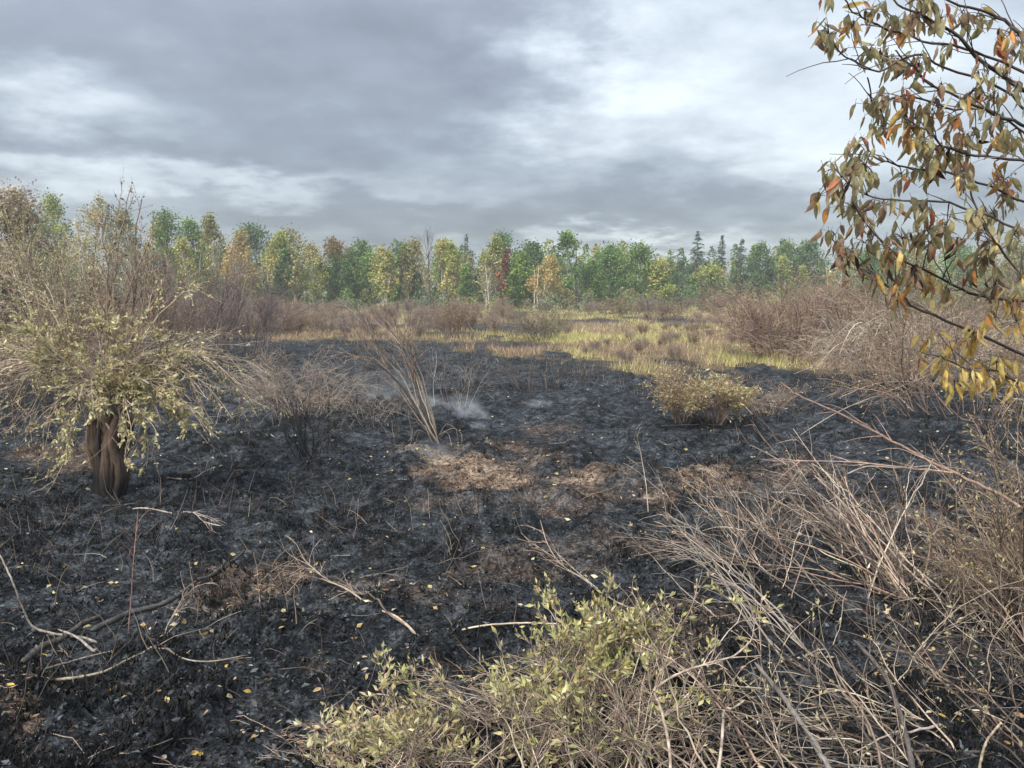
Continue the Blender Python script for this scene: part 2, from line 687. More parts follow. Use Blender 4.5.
# ------------------------------------------------------------------ the ground
def make_ground():
    th = np.radians(np.concatenate([np.linspace(-180, -56, 40)[:-1], np.linspace(-56, -47, 30)[:-1], np.linspace(-47, 47, 580), np.linspace(47, 56, 30)[1:], np.linspace(56, 180, 40)[1:-1]]))
    r, rs = 0.6, []
    while r < 900:
        rs.append(r)
        dr = 0.35 if r < 3.3 else max(0.024, min(r * r * 0.00105, r * 0.026)) if r < 75 else r * 0.07
        r += dr
    rs = np.array(rs)
    X, Y = np.sin(th)[None] * rs[:, None], np.cos(th)[None] * rs[:, None]
    Z = gh(X, Y)
    nr, nt = X.shape
    idx = np.arange(nr * nt).reshape(nr, nt)
    nx = np.roll(idx, -1, axis=1)
    Q = np.stack([idx[:-1], idx[1:], nx[1:], nx[:-1]], -1)[..., ::-1].reshape(-1, 4)
    mb = MB()
    V = np.stack([X, Y, Z], -1).reshape(-1, 3)
    mb.add(V, (0.05, 0.05, 0.05), quads=Q)
    c = len(V)
    mb.add([[0, 0, 0]], (0.05, 0.05, 0.05))
    tr = np.stack([np.full(nt, c), nx[0], idx[0]], -1)
    mb.q3.append(tr)
    o = mb.build('ground', mat_ground(), smooth_=True)
    o['kind'] = 'structure'
    me = o.data
    x, y = np.append(X.ravel(), 0), np.append(Y.ravel(), 0)
    for nm, val in (('powder', powder(x, np.maximum(y, 0.5)) * (y > 1)), ('litter', litter(x, np.maximum(y, 0.5)) * (y > 1)), ('unburnt', 1 - burnt(x, np.maximum(y, 0.5)))):
        a = me.attributes.new(nm, 'FLOAT', 'POINT')
        a.data.foreach_set('value', val.astype(np.float32))


make_ground()


def scatter_px(n, x0, x1, y0, y1, pw=1.0):
    """random ground points, spread evenly over a part of the view"""
    px = rng.uniform(x0, x1, n)
    py = y0 + (y1 - y0) * rng.random(n) ** pw
    a, b = (px - CX) / F, (CY - py) / F
    c, s = math.cos(PITCH), math.sin(PITCH)
    t = -CAMZ / (-s + b * c)
    p = np.stack([a * t, (c + b * s) * t, 0 * t], -1)
    return gnd(p)


# ------------------------------------------------------------------ burnt ground cover
def make_ground_cover():
    # burnt-off tussocks: bunches of black spikes
    n = 21000
    p = scatter_px(n, -120, 1144, 338, 790)
    keep = (burnt(p[:, 0], p[:, 1]) > 0.5) & (rng.random(n) < (0.15 + 0.85 * smooth(0.45, 0.62, fbm(p[:, 0] * 1.7, p[:, 1] * 1.7, 3, 9))) * (0.2 + 0.8 * smooth(0.38, 0.6, fbm(p[:, 0] * 0.45, p[:, 1] * 0.3, 3, 29))))
    p = p[keep]
    k = 11
    i = np.repeat(np.arange(len(p)), k)
    m = len(i)
    size = (0.045 + 0.085 * rng.random(len(p)) ** 2)[i] * rng.uniform(0.4, 1.2, m)
    off = rng.normal(0, 0.03, (m, 3))
    off[:, 2] = -0.01
    S = p[i] + off
    D = unit(np.stack([rng.normal(0, .55, m), rng.normal(0, .55, m), np.ones(m)], -1))
    W = unit(np.cross(D, rvec(m))) * (0.004 + 0.009 * rng.random((m, 1)))
    V = np.stack([S - W, S + W, S + D * size[:, None]], 1).reshape(-1, 3)
    mb = MB()
    mb.add(V, np.repeat(pick([(0.004, 0.0045, 0.005), (0.007, 0.0078, 0.009), (0.016, 0.018, 0.02), (0.014, 0.012, 0.0105)], m, 0.25), 3, 0), tris=np.arange(3 * m).reshape(-1, 3))
    mb.build('charred_stubble', M_CHAR, kind='stuff')
    # crumbs and flakes of char and ash
    n = 42000
    p = scatter_px(n, -120, 1144, 340, 790)
    p = p[burnt(p[:, 0], p[:, 1]) > 0.4]
    n = len(p)
    D = unit(np.stack([rng.normal(0, 1, n), rng.normal(0, 1, n), rng.normal(0.25, .35, n)], -1))
    mb = MB()
    leaves(mb, p + [0, 0, 0.006], D, 0.02 + 0.06 * rng.random(n) ** 3, 0.5, pick([(0.016, 0.019, 0.023), (0.036, 0.042, 0.05), (0.09, 0.099, 0.11), (0.01, 0.01, 0.011), (0.006, 0.006, 0.007), (0.05, 0.04, 0.032)], n, 0.3), 0.5)
    mb.build('charred_debris', M_CHAR, kind='stuff')
    # pale brown strands and chips lying in the scorched patches
    n = 90000
    p = scatter_px(n, -60, 1084, 385, 790)
    lv = litter(p[:, 0], p[:, 1])
    p = p[rng.random(n) < lv * 0.85 + 0.012]
    n = len(p)
    D = unit(np.stack([rng.normal(0, 1, n), rng.normal(0, 1, n), rng.normal(0.1, .3, n)], -1))
    mb = MB()
    leaves(mb, p + [0, 0, 0.008], D, 0.02 + 0.06 * rng.random(n) ** 2, 0.2, pick([(0.25, 0.155, 0.10), (0.15, 0.09, 0.06), (0.36, 0.26, 0.18), (0.08, 0.052, 0.037), (0.44, 0.35, 0.26)], n, 0.2), 0.4)
    mb.build('plant_litter', M_LEAF, kind='stuff')
    # thin scorched stalks standing here and there, thicker towards the back of the burn
    n = 5200
    p = scatter_px(n, -120, 1144, 345, 720, 1.5)
    d = fbm(p[:, 0] * 0.5, p[:, 1] * 0.3, 3, 77)
    p = p[(burnt(p[:, 0], p[:, 1]) > 0.4) & (rng.random(n) < smooth(0.42, 0.66, d))]
    n = len(p)
    D = np.stack([rng.normal(0, .45, n), rng.normal(0, .45, n), np.ones(n)], -1)
    P = march(p, D, rng.uniform(0.12, 0.55, n), 4, 0.1, 0.18)
    mb = MB()
    tubes(mb, P, taper(n, 4, 0.0045, 0.002), pick([(0.03, 0.03, 0.032), (0.10, 0.085, 0.07), (0.22, 0.17, 0.13), (0.02, 0.02, 0.02)], n, 0.25))
    mb.build('scorched_stalks', M_CHAR, kind='stuff')
    # fine fallen twigs
    n = 950
    p = scatter_px(n, -100, 1124, 350, 790)
    p = p[burnt(p[:, 0], p[:, 1]) > 0.5] + [0, 0, 0.02]
    n = len(p)
    D = np.stack([rng.normal(0, 1, n), rng.normal(0, 1, n), rng.normal(0.12, .15, n)], -1)
    P = march(p, D, rng.uniform(0.12, 0.6, n), 5, 0.06, 0.16)
    mb = MB()
    tubes(mb, P, taper(n, 5, 0.004, 0.002), pick([(0.12, 0.10, 0.085), (0.06, 0.053, 0.047), (0.02, 0.02, 0.02), (0.22, 0.18, 0.145)], n, 0.25))
    mb.build('twig_litter', M_WOOD, kind='stuff')


make_ground_cover()


# ------------------------------------------------------------------ marsh grass and undergrowth beyond the burn
def make_grass():
    n = 460000
    p = scatter_px(n, -150, 1174, 301, 412, 1.1)
    px, py = project(p[:, 0], p[:, 1])
    u = 1 - burnt(p[:, 0], p[:, 1])
    dens = 0.35 + 0.65 * smooth(0.38, 0.56, fbm(p[:, 0] * 0.5, p[:, 1] * 0.35, 3, 51))
    edge = smooth(30, 0, py - np.interp(px, EDGE_X, EDGE_Y)) * smooth(0.44, 0.6, fbm(p[:, 0] * 0.8, p[:, 1] * 0.5, 3, 52)) * 0.13
    keep = rng.random(n) < np.maximum(u * dens, edge)
    p, px, py = p[keep], px[keep], py[keep]
    n = len(p)
    # which plant grows where: green-yellow sedge in the middle, tan straw round it, rusty stems to the left
    g = fbm(p[:, 0] * 0.14, p[:, 1] * 0.14, 3, 91)
    zone = smooth(420, 560, px) * smooth(850, 740, px)
    zone = np.maximum(zone, 0.75 * np.exp(-((px - 425) / 45) ** 2 - ((py - 327) / 10) ** 2))
    yel = rng.random(n) < zone * smooth(0.30, 0.50, g) * 1.05
    rust = (~yel) & (rng.random(n) < 0.34)
    tint = pick([(0.42, 0.32, 0.21), (0.50, 0.39, 0.27), (0.32, 0.24, 0.165)], n, 0.14)
    ty = pick([(0.55, 0.51, 0.18), (0.45, 0.45, 0.15), (0.62, 0.56, 0.26), (0.60, 0.52, 0.29)], n, 0.13)
    tr = pick([(0.27, 0.18, 0.13), (0.34, 0.22, 0.15), (0.20, 0.14, 0.11)], n, 0.15)
    tint = np.where(yel[:, None], ty, np.where(rust[:, None], tr, tint))
    bb = burnt(p[:, 0], p[:, 1])
    tint = np.where((bb > .5)[:, None], pick([(0.26, 0.18, 0.12), (0.12, 0.09, 0.065), (0.38, 0.28, 0.18)], n, .15), tint)
    h = rng.uniform(0.12, 0.45, n) * (1 - 0.25 * smooth(0.3, 0.9, bb)) * (0.6 + 0.9 * fbm(p[:, 0] * 0.3, p[:, 1] * 0.3, 2, 15))
    dist = np.hypot(p[:, 0], p[:, 1])
    D = unit(np.stack([rng.normal(0, .33, n), rng.normal(0, .33, n), np.ones(n)], -1))
    W = unit(np.cross(D, rvec(n))) * (0.005 + 0.00026 * dist[:, None]) * np.where(bb > .5, .55, 1)[:, None]
    V = np.stack([p - W, p + W, p + D * h[:, None]], 1).reshape(-1, 3)
    mb = MB()
    mb.add(V, np.repeat(tint, 3, 0), tris=np.arange(3 * n).reshape(-1, 3))
    mb.build('marsh_grass', M_GRASS, kind='stuff')


make_grass()


# ------------------------------------------------------------------ trees of the far edge
WHITE = [(0.72, 0.69, 0.62), (0.6, 0.56, 0.5)]
GREYB = [(0.17, 0.14, 0.115), (0.12, 0.10, 0.08)]
PAL = {
    'green': [(0.15, 0.24, 0.065), (0.125, 0.205, 0.06), (0.185, 0.27, 0.075)],
    'bright': [(0.15, 0.24, 0.05), (0.19, 0.28, 0.06), (0.12, 0.20, 0.05)],
    'dark': [(0.11, 0.18, 0.06), (0.13, 0.205, 0.065), (0.09, 0.15, 0.055)],
    'lime': [(0.31, 0.34, 0.09), (0.26, 0.31, 0.08), (0.36, 0.36, 0.11)],
    'yellow': [(0.41, 0.39, 0.13), (0.35, 0.36, 0.12), (0.47, 0.42, 0.16)],
    'gold': [(0.46, 0.36, 0.13), (0.40, 0.33, 0.13), (0.50, 0.39, 0.16)],
    'olive': [(0.28, 0.27, 0.10), (0.34, 0.30, 0.13), (0.22, 0.23, 0.09)],
    'pale': [(0.44, 0.40, 0.19), (0.35, 0.33, 0.15), (0.50, 0.44, 0.23)],
    'red': [(0.33, 0.065, 0.06), (0.25, 0.05, 0.045), (0.36, 0.12, 0.07), (0.22, 0.12, 0.06)],
    'orange': [(0.34, 0.19, 0.08), (0.27, 0.18, 0.07), (0.20, 0.19, 0.06)],
    'brown': [(0.30, 0.225, 0.15), (0.36, 0.28, 0.19), (0.23, 0.175, 0.125)],
    'spruce': [(0.10, 0.155, 0.085), (0.125, 0.18, 0.095), (0.08, 0.125, 0.075)],
    'dusty': [(0.17, 0.20, 0.11), (0.14, 0.175, 0.10), (0.21, 0.23, 0.13)],
    'withered': [(0.34, 0.275, 0.20), (0.28, 0.23, 0.165), (0.40, 0.33, 0.24)],
    'tan': [(0.30, 0.22, 0.13), (0.36, 0.28, 0.17), (0.24, 0.17, 0.11)],
}


def tree_parts(H, W, kind, pal, n, top_pal=None, bark=None, leaf=0.26):
    """crown and trunk of one tree, base at the origin"""
    crown, trunk = MB(), MB()
    bark = bark or (WHITE if kind == 'birch' else GREYB)
    cols = PAL[pal]
    if kind == 'spruce':
        P = march(np.zeros((1, 3)), [[0, 0, 1.0]], H * 0.98, 8, 0, 0.01)
        tubes(trunk, P, taper(1, 8, 0.012 * H + .02, 0.02), pick(GREYB, 1), 5)
        nb = int(40 + H * 13)
        hh = np.sort(rng.random(nb)) ** 1.1 * 0.88 + 0.1
        a = rng.uniform(0, 2 * math.pi, nb)
        rr = (W / 2) * 1.25 * (1.0 - hh) ** 0.95 * rng.uniform(0.45, 1.2, nb) + .06
        S = np.stack([0 * a, 0 * a, hh * H], -1)
        D = np.stack([np.cos(a), np.sin(a), rng.normal(0.12, 0.12, nb)], -1)
        B = march(S, D, rr, 6, 0.22, 0.05)
        tubes(trunk, B, taper(nb, 6, 0.035, 0.012), pick(GREYB, nb))
        per = max(10, n // nb)
        S, D, _, i = offshoots(B, np.zeros((nb, 6)), per, 0.12, 1.0, 0.55)
        D[:, 2] -= 0.25
        S = S + rng.normal(0, 0.06, S.shape)
        leaves(crown, S, D, rng.uniform(0.6, 1.3, len(S)) * leaf * (.55 + .75 * (1 - S[:, 2] / H)), 0.5, pick(cols, len(S), 0.2), 0.3)
        return crown, trunk
    h0 = {'birch': 0.25, 'broad': 0.06, 'tuft': 0.22, 'bush': 0.02, 'bare': 0.3}[kind]
    K = 9
    P = march(np.zeros((1, 3)), [[rng.normal(0, .06), rng.normal(0, .06), 1.0]], H * 0.93, K, 0, 0.05)
    tubes(trunk, P, taper(1, K, 0.010 * H + 0.03, 0.02), pick(bark, 1, 0.05), 6)
    if kind == 'birch':          # birches stand as clumps of two or three stems
        ns_ = 2
        Pq = march(rng.normal(0, 0.12 * W, (ns_, 3)) * [1, 1, 0], np.stack([rng.normal(0, .13, ns_), rng.normal(0, .1, ns_), np.ones(ns_)], -1), H * rng.uniform(.6, .85, ns_), 7, 0, 0.04)
        tubes(trunk, Pq, taper(ns_, 7, 0.007 * H + 0.03, 0.02), pick(bark, ns_, 0.05), 5)
    m = {'birch': 34, 'broad': 46, 'tuft': 18, 'bush': 20, 'bare': 22}[kind]
    u = np.linspace(0.03, 0.98, m) + rng.normal(0, 0.03, m)
    u = np.clip(u, 0.02, 1)
    if kind == 'broad':
        prof = np.sin(math.pi * np.clip(u, 0, 1) ** 0.85 * 0.97 + 0.04) ** 0.6
    elif kind == 'tuft':
        prof = 0.35 + 0.65 * np.sin(math.pi * u ** 0.8)
    else:
        prof = np.sin(math.pi * np.clip(u, 0, 1) ** 0.66 * 0.96 + 0.05) ** 0.9
    hh = h0 + (1 - h0) * u
    a = np.arange(m) * 2.4 + rng.normal(0, .5, m)
    rc = {'birch': 0.16, 'broad': 0.165, 'tuft': 0.16, 'bush': 0.2, 'bare': 0.15}[kind] * W * rng.uniform(0.6, 1.5, m)
    rad = np.maximum(W / 2 * prof - rc * 0.6, 0) * rng.uniform(0.2, 1.35, m) ** 0.6
    pi = np.minimum((hh * (K - 1)).astype(int), K - 1)
    axis = P[0, pi]
    C = np.stack([axis[:, 0] + np.cos(a) * rad, axis[:, 1] + np.sin(a) * rad, np.minimum(hh * H, H - rc * 0.75)], -1)
    j = np.maximum(pi - 1 - (rad > W * 0.2), 0)
    S = P[0, j]
    mid = (S + C) / 2 + np.array([0, 0, -0.04 * H])
    B = bez(S, C, mid, 5, 0.04)
    tubes(trunk, B, taper(m, 5, 0.004 * H + 0.008, 0.012), pick(bark, m, 0.1))
    # twigs round each bough end
    S2, D2, _, _ = offshoots(B, np.zeros((m, 5)), 7 if kind == 'bare' else 4, 0.4, 1, 0.9, 0.2)
    T = march(S2, D2, rng.uniform(0.6, 1.4, len(S2)) * W * 0.16, 4, 0, 0.15)
    tubes(trunk, T, taper(len(S2), 4, 0.016, 0.006), pick(bark, len(S2), 0.1))
    if kind == 'bare':
        return None, trunk
    wgt = rc ** 2 * rng.uniform(0.5, 1.4, m) * (np.where(hh < 0.5, 0.5, 1.0) if kind == 'birch' else 1)
    i = rng.choice(m, n, p=wgt / wgt.sum())
    q = rvec(n) * (rng.random((n, 1)) ** 0.42) * rc[i, None] * np.array([1, 1, 0.95 if kind != 'birch' else 1.25])
    # ragged edge: some sprays reach further out
    q *= np.where(rng.random((n, 1)) < 0.22, 1.55, 1.0)
    pos = C[i] + q
    clump = pick(cols, m, 0.13)
    tint = clump[i] * (1 + rng.normal(0, 0.16, (n, 1)))
    if top_pal:
        tp = pick(PAL[top_pal], n, 0.15)
        f = smooth(0.62, 0.85, pos[:, 2] / H) > rng.random(n)
        tint = np.where(f[:, None], tp, tint)
    tint = np.clip(tint, 0.01, 0.8)
    D = rvec(n) + [0, 0, -0.35]
    leaves(crown, pos, D, rng.uniform(0.6, 1.35, n) * leaf, 0.75, tint, 0.3)
    return crown, trunk


def foot_at_(px, Y):
    p = at(px, 300, Y)
    p[2] = gh(p[0], p[1]) - 0.05
    return p


def tree(name, label, px, top, wpx, Y, kind, pal, n=1500, top_pal=None, group=None, bark=None, sink=0.0, cat='tree', leaf=None):
    wpx *= 1.22
    n = int(n * 2.5)
    base = at(px, 300, Y)
    base[2] = gh(base[0], base[1]) - 0.05
    H = at(px, top, Y)[2] - base[2]
    W = wpx * Y / F
    crown, trunk = tree_parts(H, W, kind, pal, n, top_pal, bark, leaf or 0.0026 * Y)
    t = thing(name, label, cat, base, group)
    o = trunk.build('trunk', M_TRUNK)
    o.parent = t
    if crown:
        c = crown.build('crown', M_TREE)
        c.parent = t
    return t


EDGE = 'trees along the far edge of the marsh'
TREES = [
    # name, label, px, top, width px, Y, kind, palette, n, top palette
    ('poplar_tree', 'dark green pointed tree behind the brown tree at the far left edge', 40, 198, 34, 88, 'broad', 'green', 1900, None),
    ('birch_tree', 'pale yellow-green birch beside the dark pointed tree at left', 74, 203, 36, 90, 'birch', 'lime', 1500, None),
    ('birch_tree', 'thin-crowned pale birch with white trunk behind the leafy stump shrub', 94, 200, 34, 86, 'birch', 'pale', 1100, None),
    ('spruce_tree', 'slim dark spruce rising behind the leafy stump shrub', 114, 207, 17, 92, 'spruce', 'spruce', 900, None),
    ('birch_tree', 'yellow-olive birch just right of the slim dark spruce', 134, 216, 34, 96, 'birch', 'olive', 1400, None),
    ('maple_tree', 'rounded fresh green tree right of the stump shrub', 177, 215, 34, 100, 'broad', 'green', 2000, None),
    ('birch_tree', 'olive birch leaning on the rounded green tree at left', 157, 226, 26, 104, 'birch', 'yellow', 1100, None),
    ('maple_tree', 'smaller dull green tree between the rounded green tree and yellow birches', 205, 226, 26, 108, 'broad', 'green', 1500, None),
    ('birch_tree', 'tall yellow birch with pale bark, tallest of the left birches', 220, 222, 24, 104, 'birch', 'yellow', 1400, 'olive'),
    ('birch_tree', 'golden birch with pale trunks, beside the tallest left birch', 236, 238, 26, 102, 'birch', 'gold', 1300, None),
    ('birch_tree', 'low orange-yellow birch in front of the dark green maples at left', 247, 250, 18, 105, 'birch', 'gold', 900, 'orange'),
    ('birch_tree', 'bright yellow birch low among bare brown shrubs at left', 192, 245, 22, 98, 'birch', 'yellow', 1000, None),
    ('maple_tree', 'broad dark green maple, left one of the tall pair', 262, 225, 40, 128, 'broad', 'dark', 2300, None),
    ('maple_tree', 'broad green maple tinged yellow on top, right one of the tall pair', 293, 231, 40, 124, 'broad', 'green', 2300, 'olive'),
    ('birch_tree', 'yellow birch standing in front of the tall dark green maples', 268, 236, 24, 112, 'birch', 'yellow', 1400, 'lime'),
    ('birch_tree', 'pale lime birch with forked white trunk right of the maples', 314, 248, 28, 116, 'birch', 'lime', 1400, 'pale'),
    ('maple_tree', 'green maple with reddened top', 339, 240, 28, 120, 'broad', 'green', 1700, 'orange'),
    ('maple_tree', 'even green maple next to the red-topped one', 361, 243, 32, 122, 'broad', 'green', 1900, None),
    ('birch_tree', 'olive-yellow birch between two green maples', 383, 251, 22, 115, 'birch', 'lime', 1200, 'yellow'),
    ('maple_tree', 'narrow dark green maple left of the dead tree', 398, 245, 26, 124, 'broad', 'dark', 1600, None),
    ('birch_tree', 'dull olive birch with thin crown beside the dead tree', 412, 243, 26, 121, 'birch', 'olive', 1200, None),
    ('dead_tree', 'bare dead tree with open grey boughs above the birches', 431, 224, 52, 118, 'bare', 'brown', 0, None),
    ('birch_tree', 'yellow birch just right of the bare dead tree', 446, 242, 24, 116, 'birch', 'yellow', 1300, None),
    ('birch_tree', 'dense golden-olive birch beneath the small dark spruce tip', 460, 246, 22, 114, 'birch', 'yellow', 1300, 'lime'),
    ('spruce_tree', 'dark spruce whose tip shows above the golden birches', 467, 235, 12, 138, 'spruce', 'spruce', 700, None),
    ('birch_tree', 'pale birch with straight white trunk left of the crimson maple', 486, 240, 26, 110, 'birch', 'pale', 1200, 'lime'),
    ('red_maple', 'crimson red maple, only red tree of the line', 502, 251, 12, 109, 'broad', 'red', 750, None),
    ('oak_tree', 'tall dark green oak behind the crimson maple', 512, 234, 32, 132, 'broad', 'dark', 1800, None),
    ('oak_tree', 'round dark green oak right of the taller oak', 536, 244, 32, 134, 'broad', 'dark', 1800, None),
    ('maple_tree', 'bright green young maple in front of the dark oaks', 516, 254, 25, 108, 'broad', 'bright', 1500, None),
    ('birch_tree', 'orange-gold birch with pale trunk in front of the round oak', 541, 260, 27, 106, 'birch', 'gold', 1300, None),
    ('aspen_tree', 'tall slender green aspen with tufted top standing clear of others', 566, 234, 24, 112, 'tuft', 'green', 1500, None),
    ('dead_tree', 'thin bare tree touching the slender tufted aspen', 578, 250, 13, 114, 'bare', 'brown', 0, None),
    ('maple_tree', 'small yellow-green tree right of the slender aspen', 592, 262, 22, 118, 'broad', 'bright', 1200, None),
    ('maple_tree', 'uneven green maple left of the big round one', 613, 248, 32, 122, 'broad', 'green', 1900, None),
    ('maple_tree', 'big round green maple, broadest crown of the right half', 639, 245, 40, 118, 'broad', 'green', 2600, 'bright'),
    ('maple_tree', 'yellow-green tree tucked against the big round maple', 663, 261, 22, 116, 'broad', 'lime', 1200, 'yellow'),
    ('spruce_tree', 'tallest blue-green spruce of the right half', 696, 232, 30, 142, 'spruce', 'spruce', 1700, None),
    ('spruce_tree', 'slim spruce right of the tallest spruce', 720, 236, 20, 146, 'spruce', 'spruce', 1200, None),
    ('spruce_tree', 'ragged spruce third along the spruce row', 740, 238, 26, 144, 'spruce', 'spruce', 1400, None),
    ('pine_tree', 'dull green tree at right end of the spruce row', 757, 245, 26, 140, 'broad', 'dark', 1500, None),
    ('maple_tree', 'hazy green tree in front of the spruce row', 706, 268, 30, 128, 'broad', 'green', 1500, 'lime'),
    ('maple_tree', 'hazy dull green tree left of the overhanging leaves', 790, 245, 28, 146, 'broad', 'green', 1500, None),
    ('maple_tree', 'hazy green tree seen just beside the overhanging leaves', 815, 243, 30, 144, 'broad', 'dark', 1600, None),
    ('birch_tree', 'pale thin birch half hidden by the overhanging leaves', 836, 254, 22, 126, 'birch', 'pale', 900, None),
    ('maple_tree', 'green tree behind the overhanging leaves above the brown thickets', 872, 250, 38, 136, 'broad', 'green', 1700, None),
    ('birch_tree', 'olive tree deep behind the overhanging leaves', 915, 252, 36, 120, 'broad', 'olive', 1500, None),
    ('maple_tree', 'dull green tree far behind the right-hand leaves', 958, 246, 40, 130, 'broad', 'green', 1500, None),
    ('birch_tree', 'olive birch at the right edge behind hanging leaves', 1005, 248, 40, 118, 'birch', 'olive', 1400, None),
]
for nm, lb, px, top, w, Y, kd, pl, n, tp in TREES:
    tree(nm, lb, px, top - (6 if px < 260 else 2), w, Y, kd, pl, n, tp, EDGE)

# slim young trees that fill the gaps between the named ones: six built, then copied
fill_ = []
for k, (kd, pl, lab) in enumerate([('birch', 'lime', 'slim lime-green young birch'), ('birch', 'yellow', 'slim yellow young birch'), ('broad', 'green', 'slim green young maple'), ('birch', 'pale', 'slim pale young birch'), ('broad', 'dark', 'slim dark green young tree'), ('birch', 'olive', 'slim olive young birch')]):
    o = tree('young_tree', lab + ' between larger trees of the far edge', 420, 254, 15, 118, kd, pl, 900, None, 'young trees filling the far edge')
    fill_.append(o)
for k in range(66):
    px_, Y_ = 128 + 720 * ((k * 5) % 66 + rng.random()) / 66, rng.uniform(108, 134)
    o = fill_[k % 6]
    if k >= 6 and px_ > 505:          # right half: greener, and behind the named trees
        o = fill_[(0, 2, 4, 2)[k % 4]]
        Y_ = rng.uniform(136, 150)
    elif k >= 6 and k % 6 == 0:
        o = fill_[2]
    elif px_ > 470 or abs(px_ - 431) < 12:
        Y_ = 138
    p_ = foot_at_(px_, Y_)
    sc_ = rng.uniform(.78, 1.12)
    if k < 6:
        o.location = [float(c) for c in p_]
        o.scale = (sc_, sc_, sc_)
    else:
        clone(o, p_, rng.uniform(0, 6.28), sc_)

# far-off wood behind, reads as one mass; and the low green undergrowth at the foot of the trees
def mass(name, n_cl, x0, x1, Y0, Y1, h0, h1, r0, r1, pals, per, leaf, lowtint=None):
    mb = MB()
    ys = rng.uniform(Y0, Y1, n_cl)
    px = rng.uniform(x0, x1, n_cl)
    xs = (px - CX) / F * ys
    for x, y in zip(xs, ys):
        H = rng.uniform(h0, h1)
        r = rng.uniform(r0, r1)
        m = per
        u = rng.random(m) ** 0.75
        prof = np.sin(math.pi * np.clip(u, 0.02, 0.99) ** 0.8) ** 0.6
        a = rng.uniform(0, 2 * math.pi, m)
        R = r * prof * (0.45 + 0.65 * rng.random(m)) * (1 + 0.3 * np.sin(a * 3 + x) * np.sin(u * 9 + y))
        pos = np.stack([x + np.cos(a) * R, y + np.sin(a) * R, u * H], -1)
        c = pick(PAL[pals[rng.integers(len(pals))]], 1, 0.12)
        leaves(mb, pos, rvec(m) + [0, 0, -.3], rng.uniform(0.6, 1.3, m) * leaf, 0.8, np.clip(c * (1 + rng.normal(0, .2, (m, 1))), 0.01, 0.7))
    return mb.build(name, M_TREE, kind='stuff')


mass('woodland', 260, -260, 1290, 148, 185, 7.0, 12.5, 1.2, 2.4, ['green', 'dark', 'olive', 'green', 'lime', 'green'], 340, 0.5)
mass('undergrowth', 240, -200, 1230, 92, 150, 1.2, 3.6, 1.0, 2.4, ['green', 'dusty', 'dark', 'dusty', 'olive', 'dusty'], 290, 0.26)


# ------------------------------------------------------------------ shrubs
DEADW = [(0.22, 0.165, 0.125), (0.29, 0.22, 0.17), (0.16, 0.12, 0.095), (0.35, 0.28, 0.22)]
BROWNW = [(0.17, 0.115, 0.085), (0.22, 0.15, 0.11), (0.12, 0.085, 0.065), (0.27, 0.19, 0.14)]
PALEW = [(0.40, 0.33, 0.25), (0.33, 0.26, 0.19), (0.46, 0.39, 0.30)]
BLACKW = [(0.02, 0.02, 0.021), (0.035, 0.034, 0.034), (0.015, 0.015, 0.016)]
GREYW = [(0.26, 0.225, 0.19), (0.20, 0.17, 0.145), (0.33, 0.29, 0.25)]
DRYLEAF = [(0.52, 0.47, 0.26), (0.43, 0.40, 0.21), (0.62, 0.55, 0.35), (0.38, 0.35, 0.19), (0.56, 0.46, 0.27)]
OLIVELEAF = [(0.38, 0.35, 0.15), (0.31, 0.29, 0.12), (0.47, 0.43, 0.21), (0.42, 0.35, 0.19), (0.54, 0.49, 0.28), (0.36, 0.27, 0.17)]
BROWNLEAF = [(0.25, 0.17, 0.11), (0.32, 0.23, 0.15), (0.19, 0.13, 0.09), (0.36, 0.27, 0.17)]


